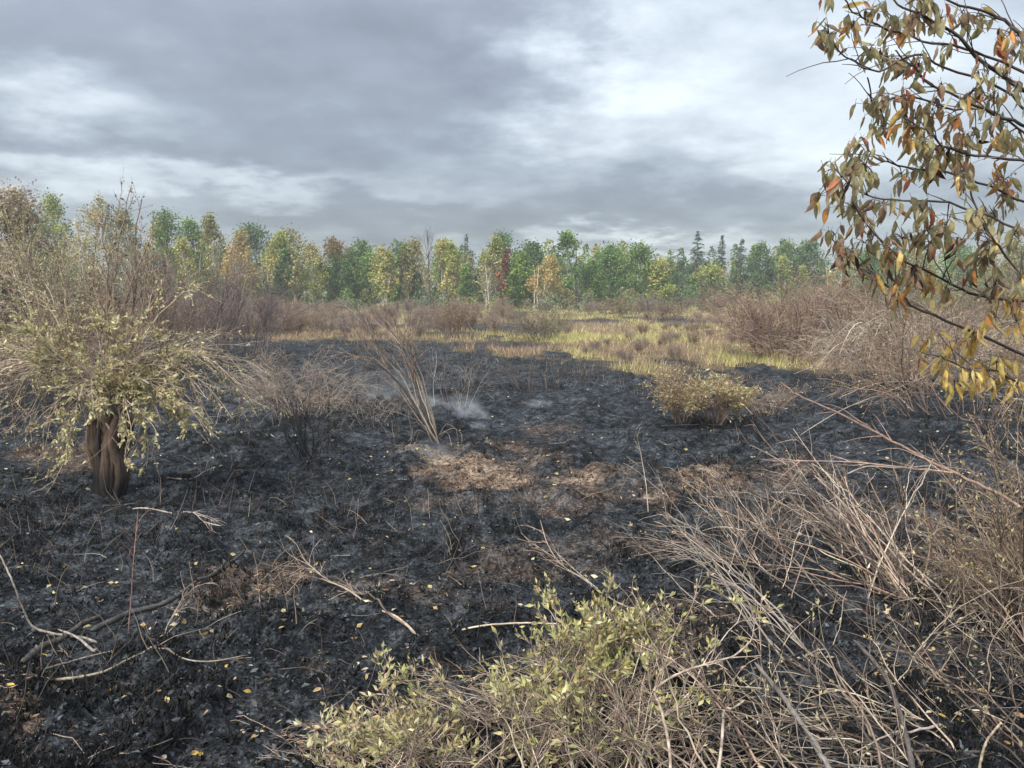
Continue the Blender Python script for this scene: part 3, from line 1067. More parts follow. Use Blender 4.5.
def shrub(name, label, base, H, W, n_main, wood, cat='shrub', lean=(0, 0), spread=0.6, droop=0.12, r0=0.012, n2=6, n3=5, nleaf=0, leafcol=None,
          leaf=0.05, aspect=0.4, group=None, foot=0.15, K=7, wig=0.1, l2=0.4, l3=0.22, t_leaf=0.0, single=14, leafup=0.0, twr=0.0025, clump=0.0):
    """a bush: main stems (the thickest as parts of their own), side branches and twigs, foliage"""
    base = np.array(base, float)
    t = thing(name, label, cat, base, group)
    a = rng.uniform(0, 2 * math.pi, n_main)
    rr = np.sqrt(rng.random(n_main)) * foot * W
    S = base + np.stack([np.cos(a) * rr, np.sin(a) * rr, 0 * a - 0.03], -1)
    a2 = a + rng.normal(0, .5, n_main)
    tl = spread * (0.15 + rng.random(n_main) ** 0.7)
    D = np.stack([np.cos(a2) * tl + lean[0], np.sin(a2) * tl + lean[1], np.ones(n_main)], -1)
    ln = H * rng.uniform(0.65, 1.12, n_main) * np.sqrt(1 + tl * tl * 0.5)
    P = march(S, D, ln, K, droop, wig)
    R = taper(n_main, K, r0 * rng.uniform(0.6, 1.2, n_main), r0 * 0.28)
    tint = pick(wood, n_main)
    fine = MB()
    ns = min(single, n_main)
    for q in range(ns):
        tubes(MB_ := MB(), P[q:q + 1], R[q:q + 1] * 1.1, tint[q:q + 1], 5).build('stem', M_WOOD, t, smooth_=True)
    if n_main > ns:
        tubes(fine, P[ns:], R[ns:], tint[ns:])
    S2, D2, R2, _ = offshoots(P, R, n2, 0.25, 0.95, spread * 0.75 + 0.2)
    n = len(S2)
    P2 = march(S2, D2, H * l2 * rng.uniform(0.5, 1.3, n), 5, droop * 1.2, wig * 1.1)
    Q2 = taper(n, 5, np.minimum(R2 * 0.7, r0 * 0.5), twr)
    tubes(fine, P2, Q2, pick(wood, n))
    P3 = P2
    if n3:
        S3, D3, R3, _ = offshoots(P2, Q2, n3, 0.15, 0.98, 0.8)
        n = len(S3)
        P3 = march(S3, D3, H * l3 * rng.uniform(0.5, 1.3, n), 4, droop * 1.3, wig * 1.3)
        tubes(fine, P3, taper(n, 4, np.minimum(R3 * 0.8, r0 * 0.3), twr * 0.7), pick(wood, n))
    fine.build('twigs', M_WOOD, t, 'stuff')
    if nleaf:
        per = max(1, nleaf // len(P3))
        Ls, Ld, _, i = offshoots(P3, np.zeros(P3.shape[:2]), per, t_leaf, 1.0, 0.9, leafup)
        if clump:
            keep = fbm(Ls[:, 0] * clump, Ls[:, 2] * clump + Ls[:, 1] * 0.5, 2, 3) > 0.47
            Ls, Ld = Ls[keep], Ld[keep]
        mb = MB()
        leaves(mb, Ls, Ld, leaf * rng.uniform(0.5, 1.25, len(Ls)), aspect, pick(leafcol, len(Ls), 0.17))
        mb.build('foliage', M_LEAF, t, 'stuff')
    return t


def G(px, py):
    return gnd(gpt(px, py))


def foot_at(px, Y):
    p = at(px, 300, Y)
    return gnd(p)


# belt of bare scorched shrubs in front of the birches (left and middle) : a few built, then copied
belt = []
BL = 'bare scorched shrub in the brown belt before the far trees'
BG = 'bare shrubs of the brown belt'
for v in range(5):
    belt.append(shrub('bare_shrub', BL, (0, 60 + v, 0), 2.3, 2.6, 26, [DEADW, DEADW, BROWNW, [(0.22, 0.17, 0.15), (0.17, 0.13, 0.12)], DEADW][v], spread=0.5, droop=0.06, r0=0.022, n2=7, n3=5, K=5,
                      group=BG, single=0, twr=0.009, nleaf=[0, 900, 1500, 0, 2200][v], leafcol=[BROWNLEAF, BROWNLEAF, BROWNLEAF, BROWNLEAF, PAL['tan']][v], leaf=0.11, aspect=0.5))
first = [True] * 5
spots = []
for _ in range(46):
    spots.append((rng.uniform(130, 290), rng.uniform(318, 336), rng.uniform(0.5, 0.9)))
for _ in range(60):
    spots.append((rng.uniform(250, 520), rng.uniform(316, 337), rng.uniform(0.28, 0.62)))
for _ in range(70):
    spots.append((rng.uniform(-60, 1080), rng.uniform(306, 316), rng.uniform(0.4, 0.8)))
for _ in range(50):
    spots.append((rng.uniform(560, 800), rng.uniform(316, 366), rng.uniform(0.14, 0.32)))
LOOK = ['bare brown scorched shrub', 'scorched shrub with a few brown leaves', 'brown-leaved withered shrub', 'bare purple-grey scorched shrub', 'tan-leaved withered shrub']
for i, (px, py, s) in enumerate(spots):
    p = G(px, py)
    v = int(rng.integers(0, 5))
    where = ('in the belt below the left birches' if px < 290 else 'in the belt behind the leaning shrub') if py > 316 and px < 540 else 'low among the yellow marsh grass' if py > 316 else 'at the foot of the far trees'
    if first[v]:
        o = belt[v]
        o.location = [float(c) for c in p]
        o.scale = (s, s, s)
        first[v] = False
    else:
        o = clone(belt[v], p, rng.uniform(0, 6.28), s)
    o['label'] = LOOK[v] + ' ' + where

# bigger bushes of the middle distance
shrub('round_shrub', 'dark rounded bush standing alone before yellow marsh grass', G(541, 341), 1.75, 2.6, 46, [(0.17, 0.15, 0.105), (0.22, 0.19, 0.13), (0.13, 0.115, 0.085)], spread=0.75, droop=0.1, r0=0.018, n2=7, n3=5, twr=0.006,
      nleaf=3200, leafcol=[(0.21, 0.19, 0.10), (0.27, 0.24, 0.13), (0.16, 0.14, 0.085)], leaf=0.09, foot=0.3, single=6)
shrub('shrub', 'small tan bush between brown belt and yellow grass', G(455, 338), 2.0, 1.6, 26, BROWNW, spread=0.5, r0=0.016, n2=6, n3=5, twr=0.006, nleaf=2000, leafcol=PAL['tan'], leaf=0.10, single=4)
shrub('shrub', 'pale green low bush at the back of the yellow grass', G(618, 318), 2.0, 3.0, 26, BROWNW, spread=0.8, r0=0.02, n2=6, n3=4, twr=0.009, nleaf=1800, leafcol=PAL['olive'], leaf=0.16, single=3)
shrub('shrub', 'low dark red-brown bush at the back right of the yellow grass', G(668, 320), 1.7, 3.6, 30, BROWNW, spread=0.9, r0=0.02, n2=6, n3=5, twr=0.009, nleaf=600, leafcol=BROWNLEAF, leaf=0.14, single=3)
shrub('shrub', 'thin brown bush rising in front of the right spruces', G(716, 318), 2.3, 2.4, 22, BROWNW, spread=0.5, r0=0.02, n2=7, n3=5, twr=0.008, nleaf=700, leafcol=BROWNLEAF, leaf=0.14, single=3)
shrub('dome_shrub', 'large domed thicket of purple-brown twigs at right', G(786, 361), 2.9, 3.9, 110, [(0.22, 0.15, 0.115), (0.29, 0.20, 0.15), (0.13, 0.09, 0.072), (0.35, 0.255, 0.19)], spread=0.72, droop=0.11, r0=0.02, n2=7, n3=5, twr=0.0075, foot=0.32, single=10, wig=0.08,
      nleaf=4200, leafcol=[(0.26, 0.18, 0.13), (0.32, 0.24, 0.15), (0.20, 0.14, 0.10)], leaf=0.06)
shrub('dome_shrub', 'pale domed thicket with arching whitish boughs right of the purple-brown one', G(897, 386), 2.5, 3.9, 80, [(0.23, 0.175, 0.135), (0.14, 0.107, 0.085), (0.34, 0.28, 0.22), (0.44, 0.38, 0.31)], spread=0.85, droop=0.18, r0=0.019, n2=7, n3=4, twr=0.0065, foot=0.34, single=12, wig=0.09,
      nleaf=900, leafcol=BROWNLEAF, leaf=0.06)
shrub('shrub', 'tan leafy bush rising behind the two domed thickets', foot_at(850, 36), 3.1, 4.0, 40, BROWNW, spread=0.7, r0=0.02, n2=7, n3=5, twr=0.006, nleaf=5000, leafcol=[(0.40, 0.31, 0.16), (0.33, 0.28, 0.13), (0.30, 0.21, 0.13)], leaf=0.09, foot=0.35, single=3)
shrub('shrub', 'brown thicket at the right edge behind the yellow leaves', foot_at(985, 17), 2.5, 4.0, 46, BROWNW, spread=0.85, droop=0.18, r0=0.014, n2=7, n3=4, twr=0.0045, nleaf=3600, leafcol=BROWNLEAF + OLIVELEAF, leaf=0.055, foot=0.4, single=10)
shrub('shrub', 'dense olive-tan bush far right behind hanging leaves', foot_at(960, 30), 3.6, 6.5, 60, BROWNW, spread=0.85, r0=0.02, n2=8, n3=6, twr=0.005, nleaf=6000, leafcol=[(0.30, 0.25, 0.12), (0.24, 0.20, 0.11), (0.24, 0.17, 0.11)], leaf=0.09, foot=0.4, single=3)

PT = [o for o in scene.objects if o.name.startswith('dome_shrub') and 'whitish' in o.get('label', '')][0]
for k in range(16):
    e = at(rng.uniform(812, 872), rng.uniform(330, 372), 22.3 + rng.normal(0, .4))
    s_ = G(rng.uniform(885, 905), 388) + [0, 0, .05]
    c = at((e[0] / e[1]) * F + CX + rng.uniform(20, 45), rng.uniform(268, 300), 22.6)
    q = bez(s_[None], e[None], c[None], 12, .03)
    tubes(MB(), q, taper(1, 12, .026, .008), pick(PALEW, 1), 5).build('bough', M_WOOD, PT, smooth_=True)

# middle bush with pale dry foliage, and its small brown neighbour
shrub('willow_shrub', 'small willow bush with pale yellow-green foliage alone on the char', G(713, 428), 0.95, 0.7, 30, BROWNW, spread=0.55, droop=0.17, r0=0.011, n2=7, n3=6, clump=4.5, nleaf=8000, leafcol=[(0.58, 0.52, 0.26), (0.48, 0.45, 0.20), (0.62, 0.55, 0.34), (0.42, 0.33, 0.19), (0.34, 0.25, 0.16)], leaf=0.085, aspect=0.3, foot=0.3, single=8, twr=0.003)
shrub('willow_shrub', 'browner willow bush leaning on the pale yellow-green one', G(682, 429), 1.05, 0.6, 18, BROWNW, spread=0.45, droop=0.12, r0=0.012, n2=7, n3=5, nleaf=2600, leafcol=[(0.46, 0.36, 0.22), (0.38, 0.28, 0.17), (0.50, 0.44, 0.21)], leaf=0.07, aspect=0.3, foot=0.3, single=6, twr=0.003)
shrub('shrub', 'small tan twiggy bush right of the pale willow bush', G(765, 420), 0.75, 1.1, 26, DEADW, spread=0.9, droop=0.2, r0=0.009, n2=6, n3=5, nleaf=1500, leafcol=[(0.42, 0.33, 0.21), (0.34, 0.25, 0.16)], leaf=0.05, aspect=0.35, foot=0.3, single=5)

# left side bushes
tree('brown_tree', 'brownish tree with dull withered crown at the far left edge', 10, 186, 84, 30, 'broad', 'withered', 6500, leaf=0.11, cat='tree')
shrub('tall_shrub', 'tall olive-yellow bush left of the stump shrub', foot_at(62, 24), 4.6, 1.9, 26, PALEW + DEADW, spread=0.22, droop=0.02, r0=0.03, n2=9, n3=6, nleaf=7500, leafcol=[(0.46, 0.41, 0.19), (0.54, 0.47, 0.25), (0.37, 0.33, 0.16)], leaf=0.085, foot=0.3, single=8, twr=0.004, l2=0.22, l3=0.12)
shrub('tall_shrub', 'tall bare purple-brown bush right of the stump shrub', foot_at(196, 29), 4.1, 2.6, 26, [(0.19, 0.14, 0.125), (0.25, 0.19, 0.165), (0.14, 0.105, 0.1)], spread=0.42, droop=0.03, r0=0.022, n2=9, n3=6, foot=0.4, single=8, twr=0.005, l2=0.3, l3=0.16)
shrub('tall_shrub', 'bare brown brush behind the stump shrub', foot_at(135, 26), 3.8, 2.6, 18, BROWNW, spread=0.35, droop=0.03, r0=0.022, n2=9, n3=6, foot=0.5, single=4, twr=0.005, l2=0.3, l3=0.16, nleaf=3800, leafcol=BROWNLEAF + [(0.38, 0.33, 0.16)], leaf=0.07)
shrub('shrub', 'brown withered bush low at the left edge', foot_at(12, 20), 2.6, 3.2, 44, BROWNW, spread=0.8, droop=0.12, r0=0.014, n2=8, n3=6, nleaf=6000, leafcol=BROWNLEAF + [(0.40, 0.32, 0.18)], leaf=0.06, foot=0.4, single=5, twr=0.004)
shrub('shrub', 'dark bare brush at the burn edge right of the stump shrub', foot_at(238, 34), 2.7, 3.2, 44, [(0.17, 0.13, 0.12), (0.12, 0.095, 0.09)], spread=0.5, droop=0.05, r0=0.018, n2=8, n3=6, foot=0.5, single=3, twr=0.006)

# burnt black skeleton and the grey-brown dead dome behind it
shrub('burnt_shrub', 'black burnt skeleton of a bush with upright curved stems', G(312, 458), 1.15, 1.1, 22, BLACKW, spread=0.55, droop=0.02, r0=0.011, n2=4, n3=3, foot=0.3, single=14, wig=0.12)
shrub('dead_shrub', 'grey-brown dead bush with arched fine twigs behind the black skeleton', G(300, 425), 1.5, 1.9, 40, GREYW + DEADW, spread=0.8, droop=0.2, r0=0.010, n2=7, n3=6, foot=0.3, single=10, lean=(0.15, 0))
shrub('dead_shrub', 'low scorched bush between the black skeleton and the leaning shrub', G(370, 425), 0.85, 1.9, 30, GREYW + BLACKW, spread=0.9, droop=0.18, r0=0.008, n2=6, n3=5, foot=0.4, single=8)
shrub('dead_shrub', 'thin grey stalks of a dead bush behind the leaning shrub', G(452, 405), 1.4, 1.0, 10, GREYW, spread=0.35, droop=0.03, r0=0.008, n2=5, n3=4, foot=0.5, single=8)
shrub('dead_shrub', 'wiry brown stalks beyond the smoking patch', G(540, 395), 0.9, 3.0, 36, [(0.16, 0.12, 0.10), (0.06, 0.055, 0.05)], spread=0.5, droop=0.03, r0=0.006, n2=4, n3=3, foot=0.5, single=6)


# ------------------------------------------------------------------ leaning shrub in the centre
def leaning_shrub():
    b = G(437, 441)
    t = thing('leaning_shrub', 'leaning dead shrub with bundled grey-brown stems beside the smoking patch', 'shrub', b)
    tips = [(344, 306, 15.2), (352, 318, 15.0), (362, 314, 14.9), (376, 312, 15.4), (386, 318, 15.7), (394, 308, 15.0), (402, 318, 15.6), (408, 312, 15.4), (412, 326, 15.0), (392, 338, 15.5), (400, 345, 15.2), (356, 350, 15.3)]
    P, R = [], []
    for k, tp in enumerate(tips):
        e = at(*tp)
        s = b + np.array([rng.normal(0, .05), rng.normal(0, .06), -0.03])
        mid = at(406 + (tp[0] - 375) * 0.42, 380, 15.2) + rng.normal(0, .06, 3)
        P.append(spline([s, s * .5 + mid * .5 + rng.normal(0, .02, 3), mid, mid * .5 + e * .5 + rng.normal(0, .09, 3), e], 12, 0.013))
    P = np.array(P)
    n = len(P)
    R = taper(n, 12, rng.uniform(0.013, 0.026, n), 0.005)
    tint = pick([(0.24, 0.19, 0.15), (0.17, 0.13, 0.105), (0.08, 0.066, 0.056), (0.30, 0.25, 0.20), (0.05, 0.044, 0.04)], n)
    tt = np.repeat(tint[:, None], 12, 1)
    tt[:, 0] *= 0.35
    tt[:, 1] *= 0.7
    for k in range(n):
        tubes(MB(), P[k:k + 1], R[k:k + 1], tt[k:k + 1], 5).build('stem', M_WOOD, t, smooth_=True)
    mb = MB()
    S, D, r, _ = offshoots(P, R, 7, 0.4, 1.0, 0.5, 0.1)
    P2 = march(S, D, rng.uniform(0.3, 0.9, len(S)), 6, 0.02, 0.1)
    tubes(mb, P2, taper(len(S), 6, 0.006, 0.003), pick(GREYW + BROWNW, len(S)))
    S, D, r, _ = offshoots(P2, np.zeros(P2.shape[:2]), 4, 0.2, 1.0, 0.7, 0.1)
    P3 = march(S, D, rng.uniform(0.12, 0.4, len(S)), 4, 0.02, 0.12)
    tubes(mb, P3, taper(len(S), 4, 0.004, 0.002), pick(GREYW + BROWNW, len(S)))
    mb.build('twigs', M_WOOD, t, 'stuff')
    # loops of root and dropped shoots round its foot
    loops = [[(437, 440), (452, 428), (461, 434), (462, 443)], [(437, 438), (446, 424), (456, 430), (457, 441)], [(432, 436), (416, 422), (412, 432), (411, 442)],
             [(430, 430), (412, 404), (409, 418), (414, 440)], [(428, 425), (404, 400), (398, 412), (397, 438)], [(426, 424), (394, 412), (392, 424), (394, 441)], [(430, 438), (420, 430), (414, 436), (402, 444)],
             [(436, 438), (444, 432), (449, 436), (452, 446)]]
    for lp in loops:
        pts = [at(x, y, 15.1 + rng.normal(0, .12)) for x, y in lp]
        pts[-1] = gnd(gpt(*lp[-1]))
        q = spline(pts, 10, .008)[None]
        tubes(MB(), q, taper(1, 10, 0.010, 0.005), pick([(0.15, 0.128, 0.108), (0.20, 0.17, 0.145)], 1), 5).build('root', M_WOOD, t, smooth_=True)


leaning_shrub()


# ------------------------------------------------------------------ stump shrub at left
def stump_shrub():
    b = G(110, 494)
    Y = b[1]
    t = thing('stump_shrub', 'leafy shrub sprouting from a thick scorched stump at left', 'shrub', b)
    # the stump: fused rusty stems, black at the foot
    tops = [(88, 426), (94, 418), (101, 421), (107, 413), (112, 424), (118, 415), (124, 422), (129, 419), (103, 417), (116, 420), (121, 428)]
    foots = [(103, 491), (99, 494), (104, 496), (108, 497), (112, 497), (116, 496), (119, 495), (121, 492), (107, 491), (114, 491), (117, 494)]
    tops3 = []
    for k, ((tx, ty), (fx, fy)) in enumerate(zip(tops, foots)):
        dy = (-0.02, -0.07, -0.11, -0.13, -0.14, -0.12, -0.08, -0.02, 0.1, 0.1, -0.05)[k]
        fx = 110 + (fx - 110) * .78
        s = at(fx, fy, Y + dy)
        s[2] = b[2] - 0.05
        e = at(tx, ty, Y + dy * 1.2)
        K = 16
        q = spline([s, s * .65 + e * .35 + rng.normal(0, .03, 3), s * .3 + e * .7 + rng.normal(0, .035, 3), e], K, .004)
        rad = np.linspace(0.060, 0.046, K) * rng.choice([.55, .75, 1.0, 1.45]) * (1 + 0.25 * np.exp(-np.linspace(0, 6, K))) * (1 + rng.normal(0, .09, K))
        hfrac = np.linspace(0, 1, K) + rng.normal(0, .05)
        rust = pick([(0.15, 0.092, 0.06), (0.21, 0.135, 0.09), (0.11, 0.07, 0.048), (0.05, 0.038, 0.031)], 1)[0]
        tt = np.array([0.014, 0.014, 0.015]) + smooth(0.12, 0.6, hfrac)[:, None] * rust
        mb = MB()
        ang = np.arange(9) * 2 * math.pi / 9
        groove = 1 + 0.22 * np.sin(ang * 4 + k) + rng.normal(0, .12, 9)
        V = q[:, None] + (rad[:, None] * groove[None])[..., None] * np.stack([np.cos(ang), np.sin(ang), 0 * ang], -1)[None]
        idx = np.arange(K * 9).reshape(K, 9)
        nx = np.roll(idx, -1, 1)
        mb.add(V.reshape(-1, 3), np.repeat(tt, 9, 0), quads=np.stack([idx[:-1], nx[:-1], nx[1:], idx[1:]], -1).reshape(-1, 4), tris=[(idx[-1, 0], idx[-1, i], idx[-1, i + 1]) for i in range(1, 8)])
        mb.build('trunk', M_STUMP, t, smooth_=True)
        tops3.append(e)
    tops3 = np.array(tops3)
    # boughs: (tip px, tip py, dY, lift px of the control point)
    T = [(126, 186, .2, 0, 1), (118, 205, .1, 0, 1), (150, 212, .4, 0, 1), (140, 200, .5, 0, 1), (158, 222, .3, 0, 1), (104, 225, -.1, 0, 1), (85, 262, -.2, 0, 0), (60, 270, -.3, 0, 0), (132, 262, .4, 0, 0), (168, 278, .2, 0, 0), (45, 300, .3, 0, 0),
         (110, 255, 0, 0, 0), (185, 290, -.2, 0, 0),
         (252, 402, -.1, 105, 2), (243, 388, .3, 95, 2), (262, 380, .5, 85, 2), (232, 418, -.4, 100, 2), (222, 372, .2, 60, 2), (205, 398, -.7, 70, 2), (258, 416, .1, 120, 2), (238, 366, .6, 60, 2), (214, 425, -.5, 110, 2), (190, 410, -.9, 80, 2),
         (-22, 352, .2, 45, 3), (-10, 390, -.4, 70, 3), (-30, 330, .4, 30, 3), (12, 405, -.6, 80, 3), (30, 425, -.6, 95, 3), (-26, 372, .3, 60, 3), (45, 448, -.3, 110, 3), (62, 470, -.2, 120, 3), (20, 380, -.8, 60, 3), (55, 410, -.9, 60, 3),
         (160, 420, -1.0, 70, 4), (140, 425, -1.1, 60, 4), (100, 400, -1.1, 50, 4), (75, 415, -1.0, 60, 4), (125, 398, -1.2, 40, 4), (178, 405, -.9, 55, 4), (90, 380, -1.3, 30, 4), (150, 385, -1.2, 35, 4), (120, 350, -.9, 10, 4), (60, 360, -.8, 10, 4), (170, 350, -.6, 10, 4), (140, 330, -.5, 0, 4), (95, 325, -.4, 0, 4), (40, 345, -.2, 0, 4)]
    n = len(T)
    S = tops3[rng.integers(0, len(tops3), n)] + rng.normal(0, .03, (n, 3)) - [0, 0, .08]
    E = np.array([at(a, c, Y + d) for a, c, d, _, _ in T])
    C = (S + E) / 2 + np.array([[0, 0, (lf * Y / F) * 1.25 + 0.25 * (k_ < 2)] for _, _, _, lf, k_ in T])
    C[:, :2] = S[:, :2] * .55 + E[:, :2] * .45
    K = 14
    P = bez(S, E, C, K, 0.025)
    kind = np.array([x[4] for x in T])
    R = taper(n, K, np.where(kind == 1, 0.022, np.where(kind == 4, 0.014, 0.018)), 0.005)
    tint = pick(PALEW + [(0.27, 0.21, 0.16)], n)
    tint[kind == 1] = pick([(0.20, 0.14, 0.11), (0.30, 0.23, 0.18)], (kind == 1).sum())
    for k in range(n):
        tubes(MB(), P[k:k + 1], R[k:k + 1], tint[k:k + 1], 5).build('bough', M_WOOD, t, smooth_=True)
    fine, fol = MB(), MB()
    S2, D2, r2, i2 = offshoots(P, R, 10, 0.25, 1.0, 0.5)
    kk = (kind[i2] != 0) | (rng.random(len(i2)) < .8)
    S2, D2, i2 = S2[kk], D2[kk], i2[kk]
    k2 = kind[i2]
    L2 = rng.uniform(0.25, 0.85, len(S2)) * np.where(k2 == 1, 0.65, 1.0)
    D2[:, 2] += np.where(k2 <= 1, 0.3, 0.0)
    P2 = march(S2, D2, L2, 6, 0.10, 0.1)
    tubes(fine, P2, taper(len(S2), 6, 0.006, 0.003), pick(PALEW + DEADW, len(S2)))
    S3, D3, r3, i3 = offshoots(P2, np.zeros(P2.shape[:2]), 5, 0.15, 1.0, 0.75)
    k3 = k2[i3]
    P3 = march(S3, D3, rng.uniform(0.1, 0.38, len(S3)), 4, 0.1, 0.14)
    tubes(fine, P3, taper(len(S3), 4, 0.0035, 0.002), pick(PALEW + DEADW, len(S3)))
    fine.build('twigs', M_WOOD, t, 'stuff')
    for sel, per, cols, sz in (((k3 == 4), 20, DRYLEAF, 0.072), ((k3 == 0), 5, DRYLEAF, 0.06), ((k3 == 3), 6, DRYLEAF + BROWNLEAF, 0.055), ((k3 == 2), 3, DRYLEAF, 0.055), ((k3 == 1), 2, [(0.20, 0.12, 0.085), (0.27, 0.17, 0.11), (0.15, 0.09, 0.08), (0.36, 0.22, 0.12)], 0.06)):
        Q = P3[sel]
        Ls, Ld, _, _ = offshoots(Q, np.zeros(Q.shape[:2]), per, 0.1, 1.0, 0.8, -0.1)
        kp = fbm(Ls[:, 0] * 2.6 + Ls[:, 1], Ls[:, 2] * 2.6 - Ls[:, 1], 3, 8) > (.42 if sz == .06 else .40)
        Ls, Ld = Ls[kp], Ld[kp]
        leaves(fol, Ls, Ld, sz * rng.uniform(0.5, 1.25, len(Ls)), 0.42, pick(cols, len(Ls), 0.17))
    fol.build('foliage', M_LEAF, t, 'stuff')


M_STUMP = mat_wood('scorched_stump_bark', 22, 0.9, 1.0, (0.75, 0.75, .09))
stump_shrub()


# ------------------------------------------------------------------ logs and branches lying on the ground
def lying(name, label, pts, r0, r1, col, cat='branch', K=None, twigs=0, sides=6, twl=0.3, group=None, up=0.0, tw_col=None, lift=0.0, rough=.12):
    """a fallen branch along ground pixels (px, py[, height])"""
    q = []
    for p in pts:
        g = gnd(gpt(p[0], p[1])) if len(p) < 4 else at(p[0], p[1], p[3])
        if len(p) >= 3 and len(p) < 4:
            # height given: keep the pixel, stand the point above the ground a little nearer
            d = ray(p[0], p[1])
            tt = (p[2] - CAMZ) / d[2]
            g = np.array([d[0] * tt, d[1] * tt, p[2]])
        elif len(p) < 3:
            g[2] = (fbm(g[0] * 0.25, g[1] * 0.25, 3, 1) - 0.5) * 0.22 + 0.09 + r0 * 0.6 + lift
        q.append(g)
    K = K or 6 * len(q)
    P = spline(q, K, r0 * max(.12, rough))[None]
    if all(len(p) < 3 for p in pts):
        zz = P[0, :, 2]
        for _ in range(3):
            zz = np.maximum(zz, gh(P[0, :, 0], P[0, :, 1]) + r0 * .35)
            zz[1:-1] = .25 * zz[:-2] + .5 * zz[1:-1] + .25 * zz[2:]
        P[0, :, 2] = np.maximum(zz, gh(P[0, :, 0], P[0, :, 1]) + min(r0, .02) * .6)
    base = P[0, 0].copy()
    t = thing(name, label, cat, base, group)
    R = taper(1, K, r0, r1) * (1 + rng.normal(0, rough * .8, (1, K)))
    R[0, [0, -1]] *= .35
    tc_ = pick(col, 1, 0.08)[:, None] * rng.uniform(.6, 1.3, (1, K, 1))
    tubes(MB(), P, R, tc_, sides).build('limb', M_WOOD, t, smooth_=True)
    if twigs:
        S, D, r, _ = offshoots(P, R, twigs, 0.3, 1.0, 0.75, up)
        P2 = march(S, D, rng.uniform(0.4, 1.3, len(S)) * twl, 6, 0.03, 0.12)
        mb = MB()
        tubes(mb, P2, taper(len(S), 6, min(r1, 0.006), 0.002), pick(tw_col or col, len(S)))
        S, D, r, _ = offshoots(P2, np.zeros(P2.shape[:2]), 2, 0.3, 1.0, 0.7, up)
        P3 = march(S, D, rng.uniform(0.2, 0.6, len(S)) * twl, 4, 0.03, 0.12)
        tubes(mb, P3, taper(len(S), 4, 0.003, 0.0015), pick(tw_col or col, len(S)))
        mb.build('twigs', M_WOOD, t, 'stuff')
    return t


CHARW = [(0.075, 0.072, 0.07), (0.055, 0.054, 0.055)]
lying('fallen_log', 'long charred log lying slantwise across the lower left', [(92, 640), (130, 622), (165, 612), (200, 590), (225, 575), (246, 556)], 0.03, 0.014, [(0.068, 0.064, 0.061)], 'log', sides=8)
lying('fallen_log', 'short blackened log end below the long charred log', [(22, 674), (42, 657), (62, 648), (84, 632), (102, 624)], 0.032, 0.02, [(0.06, 0.052, 0.046)], 'log', sides=8)
lying('fallen_branch', 'grey bent branch at left edge rising from the charred log', [(98, 652), (84, 646), (60, 642), (34, 634), (22, 606, 0.25), (13, 583, 0.45), (0, 556, .6), (-14, 540, .7)], 0.012, 0.006, [(0.22, 0.19, 0.16)], twigs=3, twl=.3)
lying('fallen_branch', 'short grey forked stub leaning on the charred log', [(96, 660), (92, 650, .06), (78, 638, .09), (58, 629, .12)], 0.014, 0.008, [(0.22, 0.20, 0.18)])
lying('fallen_branch', 'upper of two thin grey branches at the lower left edge', [(-12, 692), (30, 684), (60, 675), (95, 665), (118, 660)], 0.012, 0.006, [(0.15, 0.13, 0.115)])
lying('fallen_branch', 'lower long grey branch with peeled tip at the lower left edge', [(-12, 700), (40, 694), (100, 685), (130, 671), (165, 670), (210, 673), (248, 666)], 0.013, 0.004, [(0.22, 0.185, 0.15)], twigs=4, twl=.2)
lying('dead_twig', 'forked dry twig standing on the middle of the charred log', [(160, 655), (163, 640, .1), (168, 625, .2), (180, 603, .3), (188, 590, .42)], 0.008, 0.004, [(0.30, 0.25, 0.20)], twigs=5, twl=.3)
lying('dead_stalk', 'tall thin reddish stalk standing left of the charred log', [(129, 640), (131, 600, .35), (134, 555, .75), (138, 510, 1.1)], 0.006, 0.003, [(0.26, 0.16, 0.13)], 'stalk', twigs=4, twl=.25)
lying('fallen_branch', 'slim pale branch lying below the stump', [(133, 516), (150, 516), (175, 521), (200, 527), (222, 532)], 0.012, 0.006, [(0.36, 0.31, 0.26)], twigs=5, twl=.35)
lying('fallen_branch', 'curved grey branch lying right of the stump', [(165, 483), (190, 485), (205, 478), (213, 468, .1)], 0.013, 0.007, [(0.34, 0.30, 0.26)], twigs=3, twl=.3)
lying('fallen_branch', 'grey bow-shaped branch under the drooping right tips of the stump shrub', [(228, 444), (236, 436, .1), (248, 432, .1), (262, 436), (275, 443)], 0.018, 0.01, [(0.30, 0.26, 0.23)])
lying('fallen_branch', 'broken branch with pale fanned twigs at lower centre', [(416, 640), (398, 624), (372, 606, .06), (348, 590, .12), (325, 578, .18), (300, 556, .26)], 0.014, 0.005, [(0.34, 0.26, 0.20)], twigs=9, twl=.45, up=.1)
lying('fallen_branch', 'dark branch lying along the broken fanned one', [(412, 634), (385, 618), (360, 600), (330, 588), (305, 582)], 0.012, 0.006, [(0.16, 0.12, 0.10)], twigs=4, twl=.3)
lying('fallen_branch', 'thin pale branch reaching into the front leafy bush', [(424, 641), (445, 634, .04), (480, 626, .1), (520, 623, .16), (560, 624, .22)], 0.009, 0.006, [(0.40, 0.32, 0.25)])
lying('fallen_branch', 'grey branch hooked over the black char right of the middle', [(600, 595, .05), (585, 580, .1), (562, 565, .2), (548, 545, .35), (540, 520, .5)], 0.009, 0.004, [(0.30, 0.24, 0.19)], twigs=7, twl=.4)
lying('fallen_branch', 'bare curved twig in front of the green leaf tips', [(640, 612, .1), (610, 598, .08), (575, 570, .1), (552, 548, .2)], 0.008, 0.004, [(0.32, 0.27, 0.22)], twigs=4, twl=.3)
